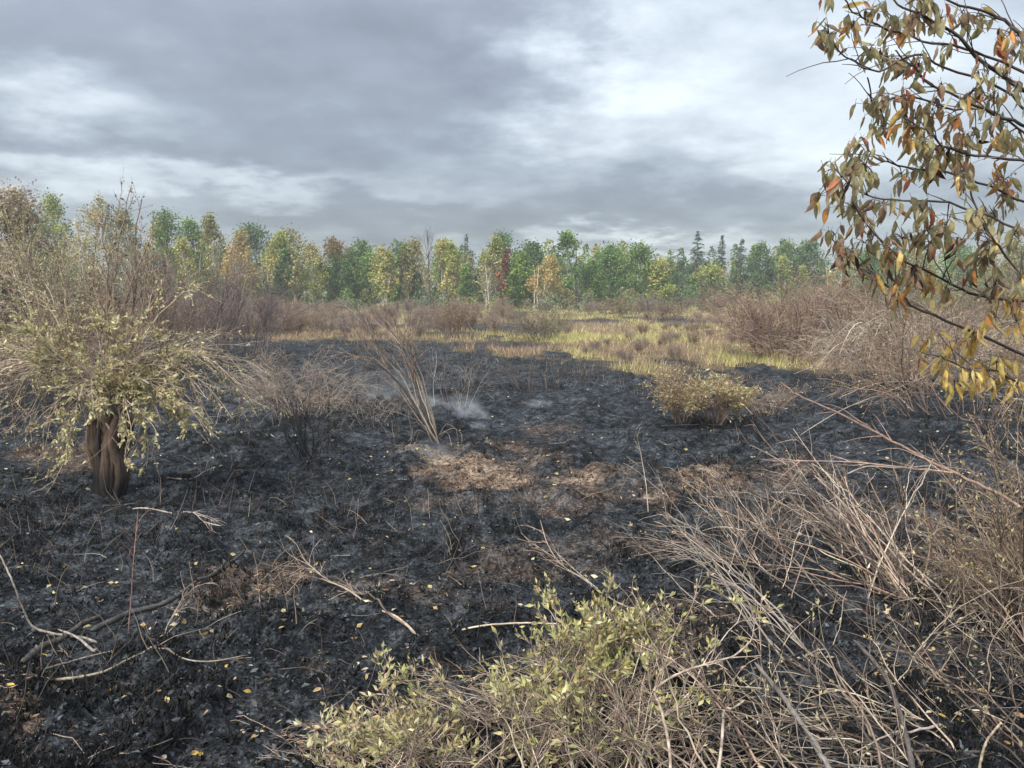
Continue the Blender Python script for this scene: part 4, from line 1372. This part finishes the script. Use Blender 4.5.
lying('fallen_log', 'straight charred stick lying under the pale willow bush', [(660, 432), (690, 431), (720, 431), (722, 431)], 0.018, 0.012, [(0.05, 0.044, 0.038)], 'log')
lying('fallen_branch', 'wiry pale branch on black ground at right', [(846, 478), (868, 470), (900, 468, .1), (930, 466, .2), (970, 470, .3)], 0.012, 0.005, [(0.36, 0.30, 0.25)], twigs=4, twl=.5)
lying('fallen_branch', 'thin crossing branch on black ground below the pale domed thicket', [(800, 438), (838, 412, .3), (870, 398, .5), (905, 385, .8), (940, 370, 1.0)], 0.011, 0.005, [(0.34, 0.29, 0.24)], twigs=6, twl=.5)
lying('fallen_branch', 'long level branch in front of the pale domed thicket', [(838, 398, .5), (880, 383, .75), (930, 383, .7), (990, 395, .6), (1040, 402, .6)], 0.01, 0.006, [(0.36, 0.31, 0.26)], twigs=6, twl=.5)
lying('dead_stalk', 'thin bare stalk standing on the char right of the middle', [(648, 520), (646, 485, .4), (641, 455, .7), (637, 436, .95)], 0.007, 0.003, [(0.30, 0.25, 0.20)], 'stalk', twigs=5, twl=.35)


# ------------------------------------------------------------------ long reddish bough from the right edge
def long_bough():
    pts = [(1210, 5.4, None), (1105, 552, 5.7), (1024, 508, 6.1), (985, 487, 6.4), (948, 470, 6.7), (905, 448, 7.0), (862, 425, 7.3), (825, 407, 7.5), (800, 396, 7.7), (780, 382, 7.9)]
    g = at(1230, 600, 5.2)
    g = gnd(g)
    q = [g] + [at(a, b_, c) for a, b_, c in pts[1:]]
    t = thing('leaning_bough', 'long reddish bare bough slanting in from the right edge', 'branch', g)
    P = spline(q, 40, 0.004)[None]
    R = taper(1, 40, 0.018, 0.006)
    RED = [(0.22, 0.145, 0.112)]
    tubes(MB(), P, R, pick(RED, 1, 0), 7).build('limb', M_WOOD, t, smooth_=True)
    q2 = [at(a, b_, c) for a, b_, c in [(953, 473, 6.66), (930, 470, 6.7), (890, 466, 6.8), (850, 462, 7.0), (810, 461, 7.1), (772, 461, 7.2)]]
    P2 = spline(q2, 20, 0.003)[None]
    tubes(MB(), P2, taper(1, 20, 0.010, 0.004), pick([(0.30, 0.215, 0.17)], 1, 0), 6).build('side_branch', M_WOOD, t, smooth_=True)
    q3 = [at(a, b_, c) for a, b_, c in [(800, 396, 7.7), (792, 399, 7.8), (782, 408, 7.9), (778, 420, 8.0)]]
    tubes(MB(), spline(q3, 10)[None], taper(1, 10, 0.009, 0.005), pick(RED, 1, 0), 5).build('side_branch', M_WOOD, t, smooth_=True)
    mb = MB()
    S, D, r, _ = offshoots(np.concatenate([P[:, 14:34], P2]), np.zeros((2, 20)), 9, 0.1, 1, 0.7)
    Q = march(S, D, rng.uniform(.15, .6, len(S)), 6, .04, .1)
    tubes(mb, Q, taper(len(S), 6, .005, .002), pick([(0.36, 0.27, 0.22), (0.28, 0.19, 0.15)], len(S)))
    mb.build('twigs', M_WOOD, t, 'stuff')


long_bough()


# ------------------------------------------------------------------ fans of dead stems at right, tangle at the front
def fan(name, label, base_px, tips, n, wood, r0, lift=0.15, zleaf=None, foot=0.2, cat='shrub', singles=36, n2=4, n3=2, tw=0.35, leafn=0, leafcol=None, leaf=0.05, K=12, wig=0.03, aspect=0.38, base=None, leaf_t=0.2):
    """stems from one stool to tips scattered over given regions: tips = [(px, py, Y, sx, sy, sY, weight)]"""
    b = gnd(gpt(*base_px)) if base is None else gnd(np.array(base, float))
    t = thing(name, label, cat, b)
    w = np.array([x[6] for x in tips], float)
    i = rng.choice(len(tips), n, p=w / w.sum())
    E = []
    for k in i:
        px, py, Y, sx, sy, sY, _ = tips[k]
        e = at(px + rng.normal(0, sx), py + rng.normal(0, sy), max(2.5, Y + rng.normal(0, sY)))
        e[2] = max(e[2], 0.03)
        E.append(e)
    E = np.array(E)
    S = b + np.stack([rng.normal(0, foot, n), rng.normal(0, foot, n), 0 * w[i] - 0.02], -1)
    S[:, 2] = gh(S[:, 0], S[:, 1]) - 0.02
    ln = np.linalg.norm(E - S, axis=1, keepdims=True)
    C = S * .5 + E * .5 + np.concatenate([rng.normal(0, .07, (n, 2)) * ln, (lift + rng.normal(0, .08, (n, 1))) * ln], 1)
    P = bez(S, E, C, K, wig)
    R = taper(n, K, r0 * rng.uniform(0.5, 1.25, n), r0 * 0.28)
    tint = pick(wood, n)
    order = np.argsort(-R[:, 0])
    fine = MB()
    ns = min(singles, n)
    for q in order[:ns]:
        tubes(MB(), P[q:q + 1], R[q:q + 1], tint[q:q + 1], 5).build('stem', M_WOOD, t, smooth_=True)
    if n > ns:
        tubes(fine, P[order[ns:]], R[order[ns:]], tint[order[ns:]], 4)
    P3 = P
    if n2:
        S2, D2, r2, _ = offshoots(P, R, n2, 0.3, 1.0, 0.45)
        P2 = march(S2, D2, tw * rng.uniform(.4, 1.4, len(S2)), 7, .03, .1)
        tubes(fine, P2, taper(len(S2), 7, r0 * .42, .0018), pick(wood, len(S2)))
        P3 = P2
        if n3:
            S3, D3, r3, _ = offshoots(P2, np.zeros(P2.shape[:2]), n3, 0.2, 1.0, 0.7)
            P3 = march(S3, D3, tw * .5 * rng.uniform(.4, 1.4, len(S3)), 5, .03, .12)
            tubes(fine, P3, taper(len(S3), 5, r0 * .28, .0014), pick(wood, len(S3)))
    fine.build('twigs', M_WOOD, t, 'stuff')
    if leafn:
        per = max(1, round(leafn / len(P3)))
        Ls, Ld, _, _ = offshoots(P3, np.zeros(P3.shape[:2]), per, leaf_t, 1.0, 0.85, 0.1)
        if zleaf:          # leaves left alive only on the upper shoots, in tufts
            kp = rng.random(len(Ls)) < (.12 + .88 * smooth(zleaf[0], zleaf[1], Ls[:, 2])) * (fbm(Ls[:, 0] * 5, Ls[:, 1] * 5 + Ls[:, 2] * 4, 2, 6) > .44)
            Ls, Ld = Ls[kp], Ld[kp]
        mb = MB()
        leaves(mb, Ls, Ld, leaf * rng.uniform(.35, 1.3, len(Ls)), aspect, pick(leafcol, len(Ls), .22))
        mb.build('foliage', M_LEAF, t, 'stuff')
    return t


TANW = [(0.36, 0.29, 0.225), (0.27, 0.21, 0.16), (0.48, 0.405, 0.32), (0.13, 0.10, 0.08), (0.26, 0.18, 0.135), (0.18, 0.138, 0.11), (0.08, 0.067, 0.058)]
fan('dead_shrub', 'wide fan of dead tan stems sweeping left on the right side', (905, 597), [(700, 520, 8.6, 40, 22, .3, 3), (790, 470, 8.4, 40, 18, .35, 3), (850, 476, 8.0, 35, 14, .35, 3), (740, 545, 8.0, 45, 14, .3, 2), (920, 510, 7.8, 30, 20, .3, 1)], 38, TANW, 0.0105, lift=0.0, foot=0.2, n2=4, n3=1, tw=.38)
fan('dead_shrub', 'upright clump of dead tan stems behind the wide fan', (850, 560), [(800, 486, 9.2, 35, 12, .3, 2), (850, 478, 9.0, 35, 12, .3, 2), (770, 500, 9.0, 30, 15, .3, 1)], 22, TANW, 0.0085, lift=0.0, foot=0.25, n2=4, n3=2, tw=.3, singles=20)
fan('dead_shrub', 'thin grey dead stems reaching left over the char', (800, 640), [(655, 530, 7.8, 25, 20, .3, 2), (690, 560, 7.2, 30, 15, .3, 2), (720, 590, 6.8, 30, 15, .3, 1)], 13, GREYW, 0.009, lift=0.06, foot=0.25, n2=4, n3=2, tw=.4, singles=20)
fan('dead_shrub', 'bristling dead clump between the wide fan and the front tangle', (760, 585), [(720, 505, 7.9, 25, 15, .2, 2), (790, 500, 8.0, 30, 15, .2, 2), (680, 540, 8.0, 25, 12, .2, 1)], 30, TANW, 0.008, lift=0.04, foot=0.25, n2=5, n3=2, tw=.4, singles=14)

# front right tangle
fan('brush_tangle', 'tangle of dead branches heaped at the bottom right', (930, 760), [(760, 690, 4.9, 60, 30, .3, 3), (840, 660, 5.2, 60, 20, .3, 3), (720, 740, 4.5, 50, 25, .25, 2), (900, 680, 5.0, 50, 30, .3, 1), (800, 750, 4.3, 70, 20, .2, 2)], 32, TANW, 0.0105, lift=0.03, foot=0.45, n2=3, n3=1, tw=.4, singles=60, cat='brush', wig=.05)
fan('brush_tangle', 'heap of fine dead twigs at the bottom between leafy bush and tangle', (740, 800), [(700, 680, 4.8, 45, 35, .3, 3), (640, 720, 4.5, 50, 25, .25, 2), (780, 640, 5.3, 50, 25, .3, 2), (830, 740, 4.4, 50, 25, .2, 2)], 36, TANW, 0.009, lift=0.05, foot=0.4, n2=4, n3=1, tw=.4, singles=40, cat='brush', wig=.05, leafn=700, leafcol=DRYLEAF, leaf=.035)
fan('brush_tangle', 'sparse bent twigs over dark ground in the bottom right corner', (1010, 740), [(960, 620, 5.8, 40, 25, .3, 2), (1010, 600, 5.8, 30, 25, .3, 2), (900, 620, 5.8, 40, 20, .3, 1), (985, 700, 5.0, 30, 30, .3, 2)], 22, TANW, 0.007, lift=0.06, foot=0.4, n2=4, n3=2, tw=.4, singles=20, cat='brush', wig=.05, leafn=250, leafcol=DRYLEAF, leaf=.04)
lying('charred_pole', 'grey half-charred pole in the front tangle, left of two', [(755, 662, .75), (785, 700, .55), (812, 740, .4), (838, 785, .3)], 0.013, 0.018, [(0.20, 0.18, 0.16)], 'branch', sides=7, twigs=5, twl=.25, rough=.22)
lying('charred_pole', 'black-barked pole in the front tangle, right of two', [(854, 640, .55), (884, 675, .48), (902, 720, .38), (916, 785, .3)], 0.012, 0.017, [(0.11, 0.097, 0.085)], 'branch', sides=7, twigs=5, twl=.25, rough=.22)
lying('bent_branch', 'pale crooked branch hooked upright in the front tangle', [(716, 790, .3), (722, 740, .4), (724, 712, .45), (733, 708, .5), (745, 700, .5)], 0.010, 0.006, [(0.42, 0.35, 0.28)])
lying('bent_branch', 'pale forked branch bending over the front leafy bush', [(672, 790, .3), (668, 740, .5), (660, 706, .62), (655, 690, .7), (678, 674, .78), (706, 664, .8), (735, 655, .8), (752, 640, .85)], 0.010, 0.005, [(0.40, 0.33, 0.26)], twigs=5, twl=.2)
lying('bent_branch', 'pale curved twig near the bottom right corner', [(978, 775, .1), (985, 745, .3), (995, 730, .4), (1002, 722, .45)], 0.008, 0.006, [(0.50, 0.40, 0.29)])

# right edge olive shrub and a bare one under it
fan('shrub', 'olive shrub with small leaves filling the right edge below the yellow leaves', (1045, 640), [(985, 480, 6.9, 28, 30, .4, 3), (1020, 430, 6.6, 20, 25, .4, 2), (960, 540, 7.0, 22, 25, .4, 2), (1030, 520, 6.2, 25, 30, .4, 2)], 60, BROWNW + DEADW, 0.009, lift=.08, foot=.3, n2=6, n3=3, tw=.35, singles=14, leafn=3400, leafcol=OLIVELEAF + BROWNLEAF + [(0.24, 0.22, 0.10)], leaf=.04)
fan('shrub', 'withered brown shrub low at the right edge', (1010, 620), [(985, 560, 7.2, 30, 20, .3, 2), (940, 580, 7.2, 30, 20, .3, 2), (1020, 590, 6.6, 30, 20, .3, 2)], 40, BROWNW + TANW, 0.007, lift=.1, foot=.3, n2=5, n3=3, tw=.3, singles=8, leafn=900, leafcol=BROWNLEAF + OLIVELEAF, leaf=.04)

# front leafy bushes
fan('leafy_bush', 'dense leafy olive bush with green tips at the bottom centre', (610, 790), [(640, 612, 5.4, 28, 12, .15, 3), (590, 640, 5.2, 35, 12, .2, 4), (540, 660, 5.0, 40, 12, .2, 3), (660, 650, 5.1, 28, 18, .2, 2), (500, 700, 4.8, 45, 15, .2, 3), (560, 720, 4.5, 60, 20, .2, 3), (640, 730, 4.4, 50, 25, .2, 2)],
    115, TANW, 0.0075, lift=.12, foot=.35, n2=7, n3=4, tw=.24, singles=50, leafn=21000, zleaf=(.40, .74), leafcol=OLIVELEAF + [(0.48, 0.47, 0.18), (0.38, 0.38, 0.13)], leaf=.056, wig=.045)
fan('leafy_bush', 'low sprawling pale leafy bush at the bottom left of centre', (440, 800), [(400, 720, 4.8, 45, 14, .2, 3), (340, 742, 4.7, 35, 10, .2, 2), (450, 705, 4.9, 40, 14, .2, 3), (420, 756, 4.4, 60, 10, .2, 3), (305, 760, 4.7, 15, 6, .1, 1)],
    75, TANW, 0.007, lift=.12, foot=.3, n2=7, n3=4, tw=.2, singles=30, leafn=10000, zleaf=(.05, .35), leafcol=OLIVELEAF + DRYLEAF, leaf=.055, wig=.045)


# ------------------------------------------------------------------ overhanging tree at right with wilted leaves
def overhang_tree():
    b = gnd(at(1170, 300, 3.3))
    t = thing('overhanging_tree', 'near tree at right hanging wilted olive, brown and orange leaves', 'tree', b)
    TK = [b - [0, 0, .05], b + [-.03, .02, 1.2], b + [.02, 0, 2.4], b + [-.02, .05, 3.6], b + [.03, .03, 5.0]]
    trunk = spline(TK, 24, .004)[None]
    DARKB = [(0.11, 0.088, 0.075), (0.085, 0.07, 0.06)]
    tubes(MB(), trunk, taper(1, 24, .075, .035), pick(DARKB, 1), 9).build('trunk', M_WOOD, t, smooth_=True)

    def onT(z):
        return trunk[0, int(np.argmin(abs(trunk[0, :, 2] - z)))]
    BR = [  # start height on the trunk, pixel path with distance, base radius
        (3.6, [(1075, 75, 3.2), (1024, 38, 3.1), (1003, 19, 3.1), (947, 0, 3.0), (900, -25, 3.0)], .016),
        (3.3, [(1070, 120, 3.2), (1010, 81, 3.1), (982, 61, 3.0), (947, 28, 2.95), (926, 19, 2.9), (899, 3, 2.9), (880, -12, 2.9)], .015),
        (3.45, [(1060, 90, 3.3), (1000, 62, 3.3), (962, 47, 3.2), (916, 39, 3.15), (886, 28, 3.1), (858, 15, 3.05), (845, 0, 3.0)], .010),
        (3.1, [(1060, 150, 3.2), (1008, 92, 3.2), (952, 71, 3.1), (916, 55, 3.05), (880, 70, 3.0), (850, 60, 3.0), (835, 46, 2.95)], .009),
        (3.0, [(1070, 150, 3.1), (1024, 127, 3.0), (982, 108, 2.95), (937, 88, 2.9), (906, 62, 2.9), (895, 50, 2.9)], .012),
        (2.9, [(1060, 170, 3.3), (1000, 116, 3.2), (950, 108, 3.15), (906, 95, 3.1), (875, 105, 3.1), (868, 78, 3.0)], .008),
        (2.8, [(1070, 180, 3.1), (1024, 161, 3.0), (980, 157, 2.95), (942, 145, 2.9), (929, 132, 2.9), (905, 118, 2.9)], .010),
        (2.7, [(1080, 230, 3.3), (1020, 200, 3.3), (960, 175, 3.2), (920, 170, 3.15), (880, 160, 3.1), (862, 138, 3.1)], .009),
        (2.6, [(1080, 260, 3.2), (1030, 235, 3.1), (975, 212, 3.05), (925, 200, 3.0), (870, 198, 2.95), (835, 170, 2.9)], .009),
        (2.5, [(1090, 300, 3.2), (1040, 300, 3.2), (1000, 299, 3.1), (972, 294, 3.1), (942, 279, 3.05), (904, 261, 3.0), (880, 240, 3.0), (850, 200, 2.95)], .012),
        (2.1, [(1100, 390, 3.4), (1024, 355, 3.3), (967, 330, 3.2), (916, 307, 3.15), (886, 284, 3.1), (860, 268, 3.05), (832, 240, 3.0)], .012),
        (2.3, [(1090, 340, 3.0), (1040, 300, 2.9), (1012, 262, 2.9), (990, 235, 2.85), (975, 205, 2.85), (960, 160, 2.8)], .010),
        (1.9, [(1090, 420, 3.2), (1040, 400, 3.1), (1000, 372, 3.0), (965, 368, 3.0), (940, 356, 2.95), (922, 352, 2.95)], .008),
    ]
    allP, bough = [], []
    for z, path, r in BR:
        pts = [onT(z)] + [at(*q) for q in path]
        P = spline(pts, 30, .003)
        allP.append(P)
        ob = tubes(MB(), P[None], taper(1, 30, r * .72, .0026), pick(DARKB, 1), 6).build('bough', M_WOOD, t, smooth_=True)
    allP = np.array(allP)
    # bare fine twigs
    tw = MB()
    S, D, r, _ = offshoots(allP, np.full(allP.shape[:2], .005), 10, .3, .88, .55)
    Q = march(S, D, rng.uniform(.06, .24, len(S)), 6, .03, .12)
    tubes(tw, Q, taper(len(S), 6, .0028, .0012), pick(DARKB + [(0.2, 0.16, 0.13)], len(S)))
    # leaf clusters as they hang: px, py, number, palette
    o, r_, y_, d_, g_ = 'o', 'r', 'y', 'd', 'g'
    CL = [(829, 5, 2, o), (828, 42, 13, o), (853, 36, 9, o), (871, 18, 8, o), (871, 58, 9, o), (888, 69, 9, o), (896, 33, 11, o), (911, 28, 8, r_), (906, 76, 9, o), (919, 74, 7, o), (921, 5, 8, o), (939, 28, 5, o), (962, 20, 5, o), (977, 25, 6, o), (949, 56, 5, o),
          (1000, 46, 7, r_), (1008, 66, 6, o), (1018, 53, 5, o), (985, 79, 6, o), (1013, 94, 6, o), (939, 93, 3, d_), (975, 99, 4, o), (990, 107, 8, g_), (904, 109, 8, r_), (873, 117, 9, o), (888, 107, 5, o), (883, 137, 6, o), (906, 130, 7, r_), (916, 127, 7, g_), (934, 118, 5, o),
          (952, 127, 7, o), (960, 114, 4, o), (1003, 130, 6, g_), (1005, 147, 11, r_), (858, 152, 8, o), (863, 173, 12, o), (831, 178, 6, o), (850, 183, 8, o), (921, 152, 13, g_), (927, 175, 13, o), (942, 160, 9, g_), (962, 152, 7, o), (975, 142, 8, g_), (962, 180, 9, g_), (1003, 188, 13, r_), (901, 183, 5, o),
          (822, 205, 5, o), (838, 203, 5, o), (853, 215, 11, o), (866, 230, 6, d_), (830, 243, 4, o), (840, 261, 7, d_), (850, 261, 5, d_), (866, 251, 4, o), (868, 279, 6, d_), (883, 213, 8, o), (886, 258, 9, r_), (891, 271, 6, o), (896, 297, 8, r_), (901, 309, 4, r_), (904, 246, 9, o), (921, 218, 11, g_), (927, 238, 9, g_),
          (932, 251, 5, d_), (914, 284, 6, d_), (927, 289, 9, y_), (947, 233, 9, g_), (949, 297, 7, r_), (955, 269, 1, d_), (962, 248, 3, d_), (972, 286, 3, d_), (975, 230, 8, g_), (987, 251, 13, g_), (985, 271, 8, g_), (993, 225, 8, g_), (993, 294, 6, d_), (1010, 309, 11, y_), (993, 324, 6, y_), (1018, 289, 5, g_), (1018, 243, 8, g_), (1008, 205, 8, r_), (975, 342, 7, y_),
          (927, 355, 6, y_), (944, 365, 8, y_), (952, 388, 6, y_), (975, 383, 8, y_), (998, 370, 6, y_), (1008, 388, 8, y_), (987, 378, 5, y_), (1016, 330, 4, y_), (1040, 150, 8, g_), (1050, 220, 9, g_), (1045, 300, 7, r_), (1040, 60, 6, o)]
    MIX = {'o': [.60, .27, .06, .05, .02], 'r': [.34, .28, .29, .04, .05], 'y': [.10, .05, .06, .01, .78], 'd': [.28, .45, .06, .19, .02], 'g': [.70, .15, .03, .04, .08]}
    COLS = [[(0.37, 0.345, 0.185), (0.46, 0.415, 0.24), (0.30, 0.285, 0.16)], [(0.31, 0.225, 0.15), (0.39, 0.295, 0.195)], [(0.58, 0.27, 0.09), (0.56, 0.34, 0.13), (0.46, 0.17, 0.10)], [(0.07, 0.045, 0.045), (0.10, 0.06, 0.055)], [(0.72, 0.53, 0.17), (0.64, 0.50, 0.18), (0.75, 0.60, 0.28)]]
    # leaf blades: curled and drooping, one mesh for each colour and curl, shared
    blades = {}
    for ci, cs in enumerate(COLS):
        for v in range(7):
            nl, K = 1.0, 7
            u = np.linspace(0, 1, K)
            w = 0.24 * np.sin(math.pi * np.clip(u * 0.96 + 0.04, 0, 1) ** 0.8) ** 0.85 * rng.uniform(.5, 1.15)
            w[0], w[-1] = .012, .006
            curl, bend = rng.uniform(.5, 1.7), rng.uniform(-.7, 1.1)
            twist = rng.normal(0, .5)
            zz = -u
            yy = bend * u * u * .5
            mb = MB()
            rows = []
            for k in range(K):
                for s_, dx in ((-1, 1.0), (-.5, .52), (0, 0), (.5, .52), (1, 1.0)):
                    c_ = abs(s_) * curl
                    rows.append((math.copysign(w[k] * dx * math.cos(c_ * .6), s_) if s_ else 0, yy[k] + w[k] * dx * math.sin(c_) + s_ * twist * w[k] * u[k] + rng.normal(0, .022), zz[k] - (.06 if s_ == 0 and k == K - 1 else 0)))
            idx = np.arange(K * 5).reshape(K, 5)
            tint = np.array(cs[v % len(cs)]) * (1 + rng.normal(0, .12, (K * 5, 1)))
            mb.add(rows, np.clip(tint, .01, .8), quads=np.stack([idx[:-1, :-1], idx[:-1, 1:], idx[1:, 1:], idx[1:, :-1]], -1).reshape(-1, 4))
            # stalk
            tubes(mb, np.array([[[0, 0, .28], [0.02, 0, .12], [0, 0, 0]]]), .012, [(0.25, 0.15, 0.09)])
            blades[ci, v] = mb
    meshes = {k: m_.mesh('leaf', M_BIGLEAF, smooth_=True) for k, m_ in blades.items()}
    flat = allP.reshape(-1, 3)
    fp = np.stack(project(flat[:, 0], flat[:, 1], flat[:, 2]), -1)
    placed = []
    for px, py, n, kd in CL:
        far = (fp[:, 0] - px) ** 2 + (fp[:, 1] - (py - 10)) ** 2
        s = flat[int(np.argmin(far + rng.uniform(0, 120, len(far))))]
        Yc = s[1] + rng.normal(0, .1)
        sx = 3.4 + 1.3 * math.sqrt(n)
        e = at(px + rng.normal(0, 2), py - 8, Yc)
        c = (s + e) / 2 + [0, 0, .02]
        tubes(tw, bez(s[None], e[None], c[None], 6, .02), taper(1, 6, .0032, .0016), pick(DARKB, 1))
        for _ in range(int(n * 1.8 + .5)):
            p = at(px + rng.normal(0, sx), py - 9 + rng.normal(0, sx), Yc + rng.normal(0, .07))
            # twiglet to the leaf stalk
            tubes(tw, bez(e[None], p[None], ((e + p) / 2 + [0, 0, .01])[None], 4, .02), taper(1, 4, .0016, .001), pick(DARKB, 1))
            ci = rng.choice(5, p=MIX[kd])
            sz = rng.uniform(.042, .078) * (1.1 if ci == 4 else .95 if ci != 3 else .85)
            placed.append((sz, p, ci))
    tw.build('twigs', M_WOOD, t, 'stuff')
    placed.sort(key=lambda q: -q[0])
    rest = MB()
    for k, (sz, p, ci) in enumerate(placed):
        v = int(rng.integers(0, 7))
        tilt = (rng.normal(0, .33), rng.normal(0, .33), rng.uniform(0, 6.283))
        inside = -20 < project(p[0], p[1], p[2])[0] < 1030
        if k < 320 and inside and len([1]) and overhang_tree.n < 298:
            overhang_tree.n += 1
            o_ = bpy.data.objects.new('leaf', meshes[ci, v])
            COL.objects.link(o_)
            o_.parent = t
            o_.location = p - b
            o_.rotation_euler = tilt
            o_.scale = (sz, sz, sz)
        else:
            cx_, sx_ = math.cos(tilt[0]), math.sin(tilt[0])
            cy_, sy_ = math.cos(tilt[1]), math.sin(tilt[1])
            cz_, sz_ = math.cos(tilt[2]), math.sin(tilt[2])
            Rx = np.array([[1, 0, 0], [0, cx_, -sx_], [0, sx_, cx_]])
            Ry = np.array([[cy_, 0, sy_], [0, 1, 0], [-sy_, 0, cy_]])
            Rz = np.array([[cz_, -sz_, 0], [sz_, cz_, 0], [0, 0, 1]])
            mb = blades[ci, v]
            V = np.concatenate(mb.v) @ (Rz @ Ry @ Rx).T * sz + p
            rest.add(V, np.concatenate(mb.t) * rng.uniform(.8, 1.2), quads=np.concatenate(mb.q4))
    rest.build('foliage', M_BIGLEAF, t, 'stuff', True)


overhang_tree.n = 0
overhang_tree()


# ------------------------------------------------------------------ fallen leaves on the char
def fallen_leaves():
    var = []
    for v in range(6):
        mb = MB()
        K = 5
        u = np.linspace(0, 1, K)
        w = .26 * np.sin(math.pi * np.clip(u, .02, .98)) ** .7
        cu = rng.uniform(.1, .45)
        rows = []
        for k in range(K):
            for s_ in (-1, 0, 1):
                rows.append((s_ * w[k], u[k] - .5, abs(s_) * w[k] * cu + .25 * cu * (u[k] - .5) ** 2 + rng.normal(0, .02)))
        idx = np.arange(K * 3).reshape(K, 3)
        c = [(0.72, 0.58, 0.26), (0.76, 0.66, 0.42), (0.68, 0.50, 0.15), (0.70, 0.60, 0.40), (0.58, 0.42, 0.24), (0.78, 0.70, 0.50)][v]
        mb.add(rows, c, quads=np.stack([idx[:-1, :-1], idx[:-1, 1:], idx[1:, 1:], idx[1:, :-1]], -1).reshape(-1, 4))
        var.append(mb.mesh('fallen_leaf', M_BIGLEAF, smooth_=True))
    pts = scatter_px(900, 0, 1024, 440, 768)
    pts = pts[burnt(pts[:, 0], pts[:, 1]) > .5]
    px, py = project(pts[:, 0], pts[:, 1])
    extra = scatter_px(130, 880, 1010, 560, 740)
    pts = np.concatenate([pts[rng.random(len(pts)) < np.where(px > 820, .6, .5)], extra])
    order = np.argsort(pts[:, 1])
    rest = MB()
    for k, i in enumerate(order):
        p = pts[i]
        sz = rng.uniform(.035, .075)
        rot = (rng.normal(0, .35), rng.normal(0, .35), rng.uniform(0, 6.28))
        if k < 240:
            o = bpy.data.objects.new('fallen_leaf', var[int(rng.integers(0, 6))])
            COL.objects.link(o)
            o.location = p + [0, 0, .016]
            o.rotation_euler = rot
            o.scale = (sz,) * 3
            tag(o, ['small yellow leaf', 'small cream leaf', 'small golden leaf', 'small beige leaf', 'small tan leaf', 'small whitish leaf'][var.index(o.data)] + ' fallen on the charred ground', 'leaf', 'leaves fallen on the char')
        else:
            a = rot[2]
            leaves(rest, (p + [0, 0, .014])[None], np.array([[math.cos(a), math.sin(a), .15]]), sz * 1.2, .55, pick([(0.62, 0.52, 0.28), (0.6, 0.45, 0.18), (0.66, 0.58, 0.4)], 1))
    # more of them, small and far
    p = scatter_px(260, 0, 1024, 385, 470)
    p = p[burnt(p[:, 0], p[:, 1]) > .5]
    n = len(p)
    a = rng.uniform(0, 6.28, n)
    leaves(rest, p + [0, 0, .014], np.stack([np.cos(a), np.sin(a), 0 * a + .2], -1), rng.uniform(.04, .08, n), .55, pick([(0.62, 0.52, 0.28), (0.66, 0.58, 0.4)], n))
    rest.build('leaf_litter', M_LEAF, kind='stuff')


fallen_leaves()


# ------------------------------------------------------------------ smoke and air
def smoke(px, py, w, h, dens, rot=0.0):
    p = G(px, py)
    bpy.ops.mesh.primitive_uv_sphere_add(segments=24, ring_count=12)
    o = bpy.context.object
    o.name = 'smoke'
    o.location = (p[0], p[1], p[2] + h * .55)
    o.scale = (w, w * .45, h)
    o.rotation_euler = (0, rot, 0)
    o['kind'] = 'stuff'
    mt, N, L = new_mat('drifting_smoke')
    tc = N.new('ShaderNodeTexCoord')
    nz = node(N, 'ShaderNodeTexNoise', Scale=2.3, Detail=4.0)
    nz.inputs['Distortion'].default_value = 0.8
    L.new(tc.outputs['Object'], nz.inputs['Vector'])
    ln = N.new('ShaderNodeVectorMath')
    ln.operation = 'LENGTH'
    L.new(tc.outputs['Object'], ln.inputs[0])
    f1 = node(N, 'ShaderNodeMapRange', **{'From Min': 1.0, 'From Max': 0.1, 'To Min': 0, 'To Max': 1})
    L.new(ln.outputs['Value'], f1.inputs['Value'])
    f2 = node(N, 'ShaderNodeMapRange', **{'From Min': .42, 'From Max': .68, 'To Min': 0, 'To Max': dens})
    L.new(nz.outputs['Fac'], f2.inputs['Value'])
    mu = N.new('ShaderNodeMath')
    mu.operation = 'MULTIPLY'
    L.new(f1.outputs[0], mu.inputs[0])
    L.new(f2.outputs[0], mu.inputs[1])
    pv = node(N, 'ShaderNodeVolumePrincipled', Color=(.86, .9, .95, 1))
    L.new(mu.outputs[0], pv.inputs['Density'])
    out = N.new('ShaderNodeOutputMaterial')
    L.new(pv.outputs[0], out.inputs['Volume'])
    o.data.materials.append(mt)


smoke(430, 409, .7, .26, 3.0, .15)
smoke(468, 423, .6, .34, 4.2, .45)
smoke(476, 428, .28, .12, 7.0, .1)
smoke(538, 411, .42, .14, 4.5)
smoke(436, 462, .42, .26, 2.0, .4)
smoke(392, 400, 1.3, .6, .7)


def haze():
    bpy.ops.mesh.primitive_cube_add(size=1)
    o = bpy.context.object
    o.name = 'haze'
    o.scale = (1840, 1840, 20)
    o.location = (0, 0, 8.5)
    o['kind'] = 'stuff'
    mt, N, L = new_mat('smoky_air')
    pv = node(N, 'ShaderNodeVolumePrincipled', Color=(.86, .93, 1.0, 1), Density=0.0008)
    pv.inputs['Anisotropy'].default_value = 0.2
    out = N.new('ShaderNodeOutputMaterial')
    L.new(pv.outputs[0], out.inputs['Volume'])
    o.data.materials.append(mt)


haze()
